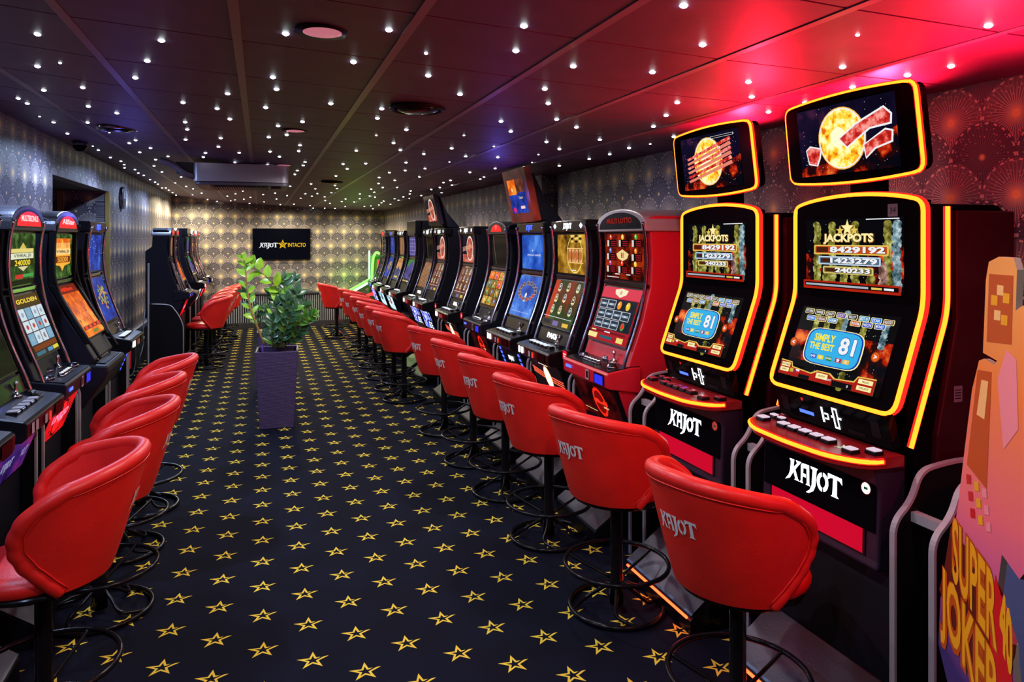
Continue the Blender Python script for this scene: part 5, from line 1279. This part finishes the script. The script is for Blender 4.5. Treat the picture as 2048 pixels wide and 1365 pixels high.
def tri(pts, depth, mat):
    v = [Vector((dv.x * u, dv.y * u, z)) + nv * depth for u, z in pts]; return v
def art_mat():
    m, nt, b = new_mat('printed_board'); c, v = coords(nt); z = c[2]
    cr = nt.nodes.new('ShaderNodeValToRGB'); nt.links.new(((z + noise(nt, v, 3, 3) * .25 - .12) / 1.8).s, cr.inputs[0]); el = cr.color_ramp.elements
    st = [(.25, S(70, 30, 60)), (.42, S(40, 44, 110)), (.55, S(200, 90, 150)), (.66, S(246, 110, 120)), (.80, S(252, 130, 60)), (.93, S(250, 160, 80))]
    while len(el) < len(st): el.new(.5)
    for e_, (p_, c_) in zip(el, st): e_.position = p_; e_.color = (*c_, 1)
    nt.links.new(cr.outputs[0], b.inputs['Base Color']); b.inputs['Roughness'].default_value = .35; return m
ART = art_mat(); CARD = M('card_edge', S(160, 140, 130), .8)
f0, f1 = tri(op, .006, ART), tri(op, -.006, ART); n = len(op)
m_ = MB(); m_.add(f0, [tuple(range(n))], ART); m_.add(f1, [tuple(range(n - 1, -1, -1))], CARD); m_.add(f0 + f1, [(i, i + n, (i + 1) % n + n, (i + 1) % n) for i in range(n)], CARD)
m_.build('printed_board', t)
m_ = MB()
def art(pxs, mat, lay): 
    u = [onb(*q_) for q_ in pxs]; v = [Vector((dv.x * a_, dv.y * a_, z_)) + nv * (.0062 + .0004 * lay) for a_, z_ in u]; m_.add(v, [tuple(range(len(v)))], mat)
PY = M('print_yellow', S(246, 166, 26), .35); PO = M('print_orange', S(196, 78, 18), .35); PR = M('print_red', S(214, 24, 30), .35); PL_ = M('print_peach', S(255, 190, 120), .35); PB_ = M('print_brown', S(90, 24, 16), .4); PP = M('print_pink', S(250, 140, 150), .35)
art([(1985, 548), (2034, 552), (2030, 690), (1980, 684)], PO, 1)
for i, (x, y) in enumerate([(1996, 600), (2008, 580), (2020, 596), (2002, 630), (2016, 640)]): art([(x - 6, y - 10), (x + 7, y - 8), (x + 6, y + 12), (x - 7, y + 10)], PL_ if i % 2 else PY, 2)
art([(1962, 740), (1990, 745), (1980, 980), (1940, 930)], PO, 1); art([(1970, 760), (1984, 764), (1976, 840), (1960, 830)], PL_, 2)
art([(2002, 760), (2020, 700), (2040, 720), (2044, 860), (2014, 900)], PP, 1)
for k in range(9): 
    x, y = 1944 + 16 * (k % 3) + 4 * (k // 3), 960 + 34 * (k // 3) + 14 * (k % 3); art([(x - 5, y - 11), (x + 4, y - 9), (x + 5, y + 10), (x - 4, y + 8)], [PR, PY, PP][k % 3], 2)
art([(1908, 1052), (2010, 1200), (2004, 1320), (1990, 1400), (1960, 1400), (1884, 1180), (1894, 1140)], PB_, 1)
art([(1998, 1150), (2028, 1260), (2034, 1400), (1990, 1400), (1986, 1240)], PR, 2)
def art_text(s, q0, q1, hpx, lay, mat, bold=.05):
    """text along the board from pixel q0 to q1 (baseline), letter height in metres"""
    a_, b_ = onb(*q0), onb(*q1); v_, f_, tw, th = text_mesh(s, bold); ux, uz = b_[0] - a_[0], b_[1] - a_[1]; hz = hpx
    v3 = []
    for x, y in v_:
        u, z_ = a_[0] + ux * x / tw, a_[1] + uz * x / tw + hz * y / th
        v3.append(Vector((dv.x * u, dv.y * u, z_)) + nv * (.0062 + .0004 * lay))
    m_.add(v3, f_, mat)
art_text('SUPER', (1910, 1164), (2004, 1316), .165, 3, PO, .10); art_text('SUPER', (1912, 1161), (2002, 1309), .155, 4, PY, .02)
art_text('JOKER', (1886, 1286), (2010, 1530), .205, 3, PO, .10); art_text('JOKER', (1888, 1281), (2008, 1520), .193, 4, PY, .02)
art_text('40', (2008, 1290), (2034, 1370), .13, 5, PY, .05)
m_.build('printed_art', t)
pts_ = [(dv * .02), (dv * .28)]
MB().add([Vector((0, 0, 0)) + dv * .10 + nv * -.007, dv * .22 + nv * -.007, dv * .16 + nv * -.25, dv * .13 + nv * -.007 + Vector((0, 0, .6)), dv * .19 + nv * -.007 + Vector((0, 0, .6)), dv * .16 + nv * -.02 + Vector((0, 0, .6))], [(0, 3, 5, 2), (1, 2, 5, 4), (0, 1, 4, 3)], CARD).build('back_strut', t)
# plain slate board added behind it, coloured as the lit background
tag(MB().box(1.96, 2.0, .3, 1.60, 0, 1.0, M('slate_filler', S(80, 90, 134), .5)).build('side_board', bevel=.004), 'added slate blue board low at the right edge, coloured as the lit background', 'board')

# ================================================================= STAR LIGHTS
r1 = "220,200 220,388 352,368 945,237 862,356 792,455 257,528 485,512 107,575 160,605 517,622 684,662 232,682 314,716 513,717 395,782 1071,600 1332,548 1270,635 1345,697 1084,715 1096,757 1086,817 1597,452 1618,522 1555,629 1936,606 1672,197 1627,737 1770,712 1573,803 1678,789 1292,808 1278,859 1400,894 1375,950 1756,850 1748,884 1785,948 1774,968 640,776 794,820 757,838 881,866 818,891 576,878 543,855 911,934 983,915 646,921 708,943 727,963 729,982 901,971 948,1006 790,993 810,1013 841,1026 878,1050 908,1066 924,1078 948,1100 970,1100 988,1113 1010,1127 1030,1142 1052,1160 1025,1070 1060,1036 1074,1014 1090,1091 1130,1105 1127,1140 1180,1130 1202,895 1190,919 1580,887 1635,917 1566,965 1698,1090 1740,998 1725,1020 2008,960 2032,988 1966,1030 1820,1076 1845,1105 1960,1085 1972,1104 1857,1133 1787,1134 1825,1148 1900,1152 1940,1128 1903,1173 1760,1160 1720,1195 1610,1130 1618,1165 1540,1138 1545,1182 1420,1118 1378,1134 1330,1148 1375,1170 1427,1166 1465,1155 1460,1190 1350,1175 1270,1178 1150,1168 1215,1168 1680,1145 1640,1197 1815,1203 1832,1218 1900,1218 1930,1190 1960,1220 2000,1180 2022,1165 2020,1208"
r2 = "228,175 20,363 1018,152 971,297 445,312 458,442 644,551 500,620 186,637 160,692 330,759 154,792 1307,388 1770,422 1140,520 1160,605 1209,698 1325,745 884,710 941,769 1150,830 1225,872 1462,817 1633,866 1520,903 1400,930 1225,970 1776,740 1850,675 1915,600 1895,800 1757,843 432,901 595,868 667,792 842,857 677,915 582,948 439,986 328,951 323,997 865,920 849,985 407,1035 701,1008 762,1048 1103,905 1066,951 1019,975 295,878 255,837 37,882 92,957 230,1010 262,1055 275,1096 170,1039 167,1073 192,1097 124,1107 142,1125 58,1135 115,1147 146,1154 57,1163 355,1117 350,1135 347,1160 312,1152 261,1163 283,1172 236,1195 197,1177 184,1187 169,1200 122,1205 134,1222 84,1208 110,1237 40,1235 24,1182 417,1145 476,1108 526,1097 547,1069 588,1055 597,1083 536,1128 785,1035"
r3 = "57,33 168,262 1840,150 1074,205 987,392 436,480 455,567 553,655 768,600 1045,510 1366,440 1621,388 20,602"
K = 2048 / 700; n_st = 0
dim = {(352, 368), (232, 682), (640, 776), (543, 855), (154, 792), (445, 312), (500, 620), (842, 857), (667, 792), (1074, 205), (1757, 843), (1103, 905), (1066, 951), (582, 948)}
bead = MB().lathe([(.0001, -.006), (.005, -.0055), (.0095, -.003), (.0115, 0.0)], E((.86, .96, 1.0), 30), 10)
beadm = None; used = []
for off, s_ in ((0, r1), (700, r2), (1348, r3)):
    for tok in s_.split():
        u, v_ = map(int, tok.split(',')); px, py = off + u / K, v_ / K
        if any(abs(px - a_) + abs(py - b_) < 3 for a_, b_ in used): continue
        p = at_ceiling(px, py)
        if not (XL + .02 < p.x < (XRN if p.y < YSTEP else XR) - .02 and p.y < YB - .05): continue
        used.append((px, py))
        if beadm is None: o = bead.build('star_light'); beadm = o.data
        else: o = bpy.data.objects.new('star_light', beadm); COL.objects.link(o)
        o.location = (p.x, p.y, ceil_z(p.x) - .0005)
        if (u, v_) in dim: o.scale = (.55,) * 3
        tag(o, 'tiny round white star light set in the dark ceiling', 'ceiling light', 'star lights scattered over the ceiling'); n_st += 1
print('stars', n_st)
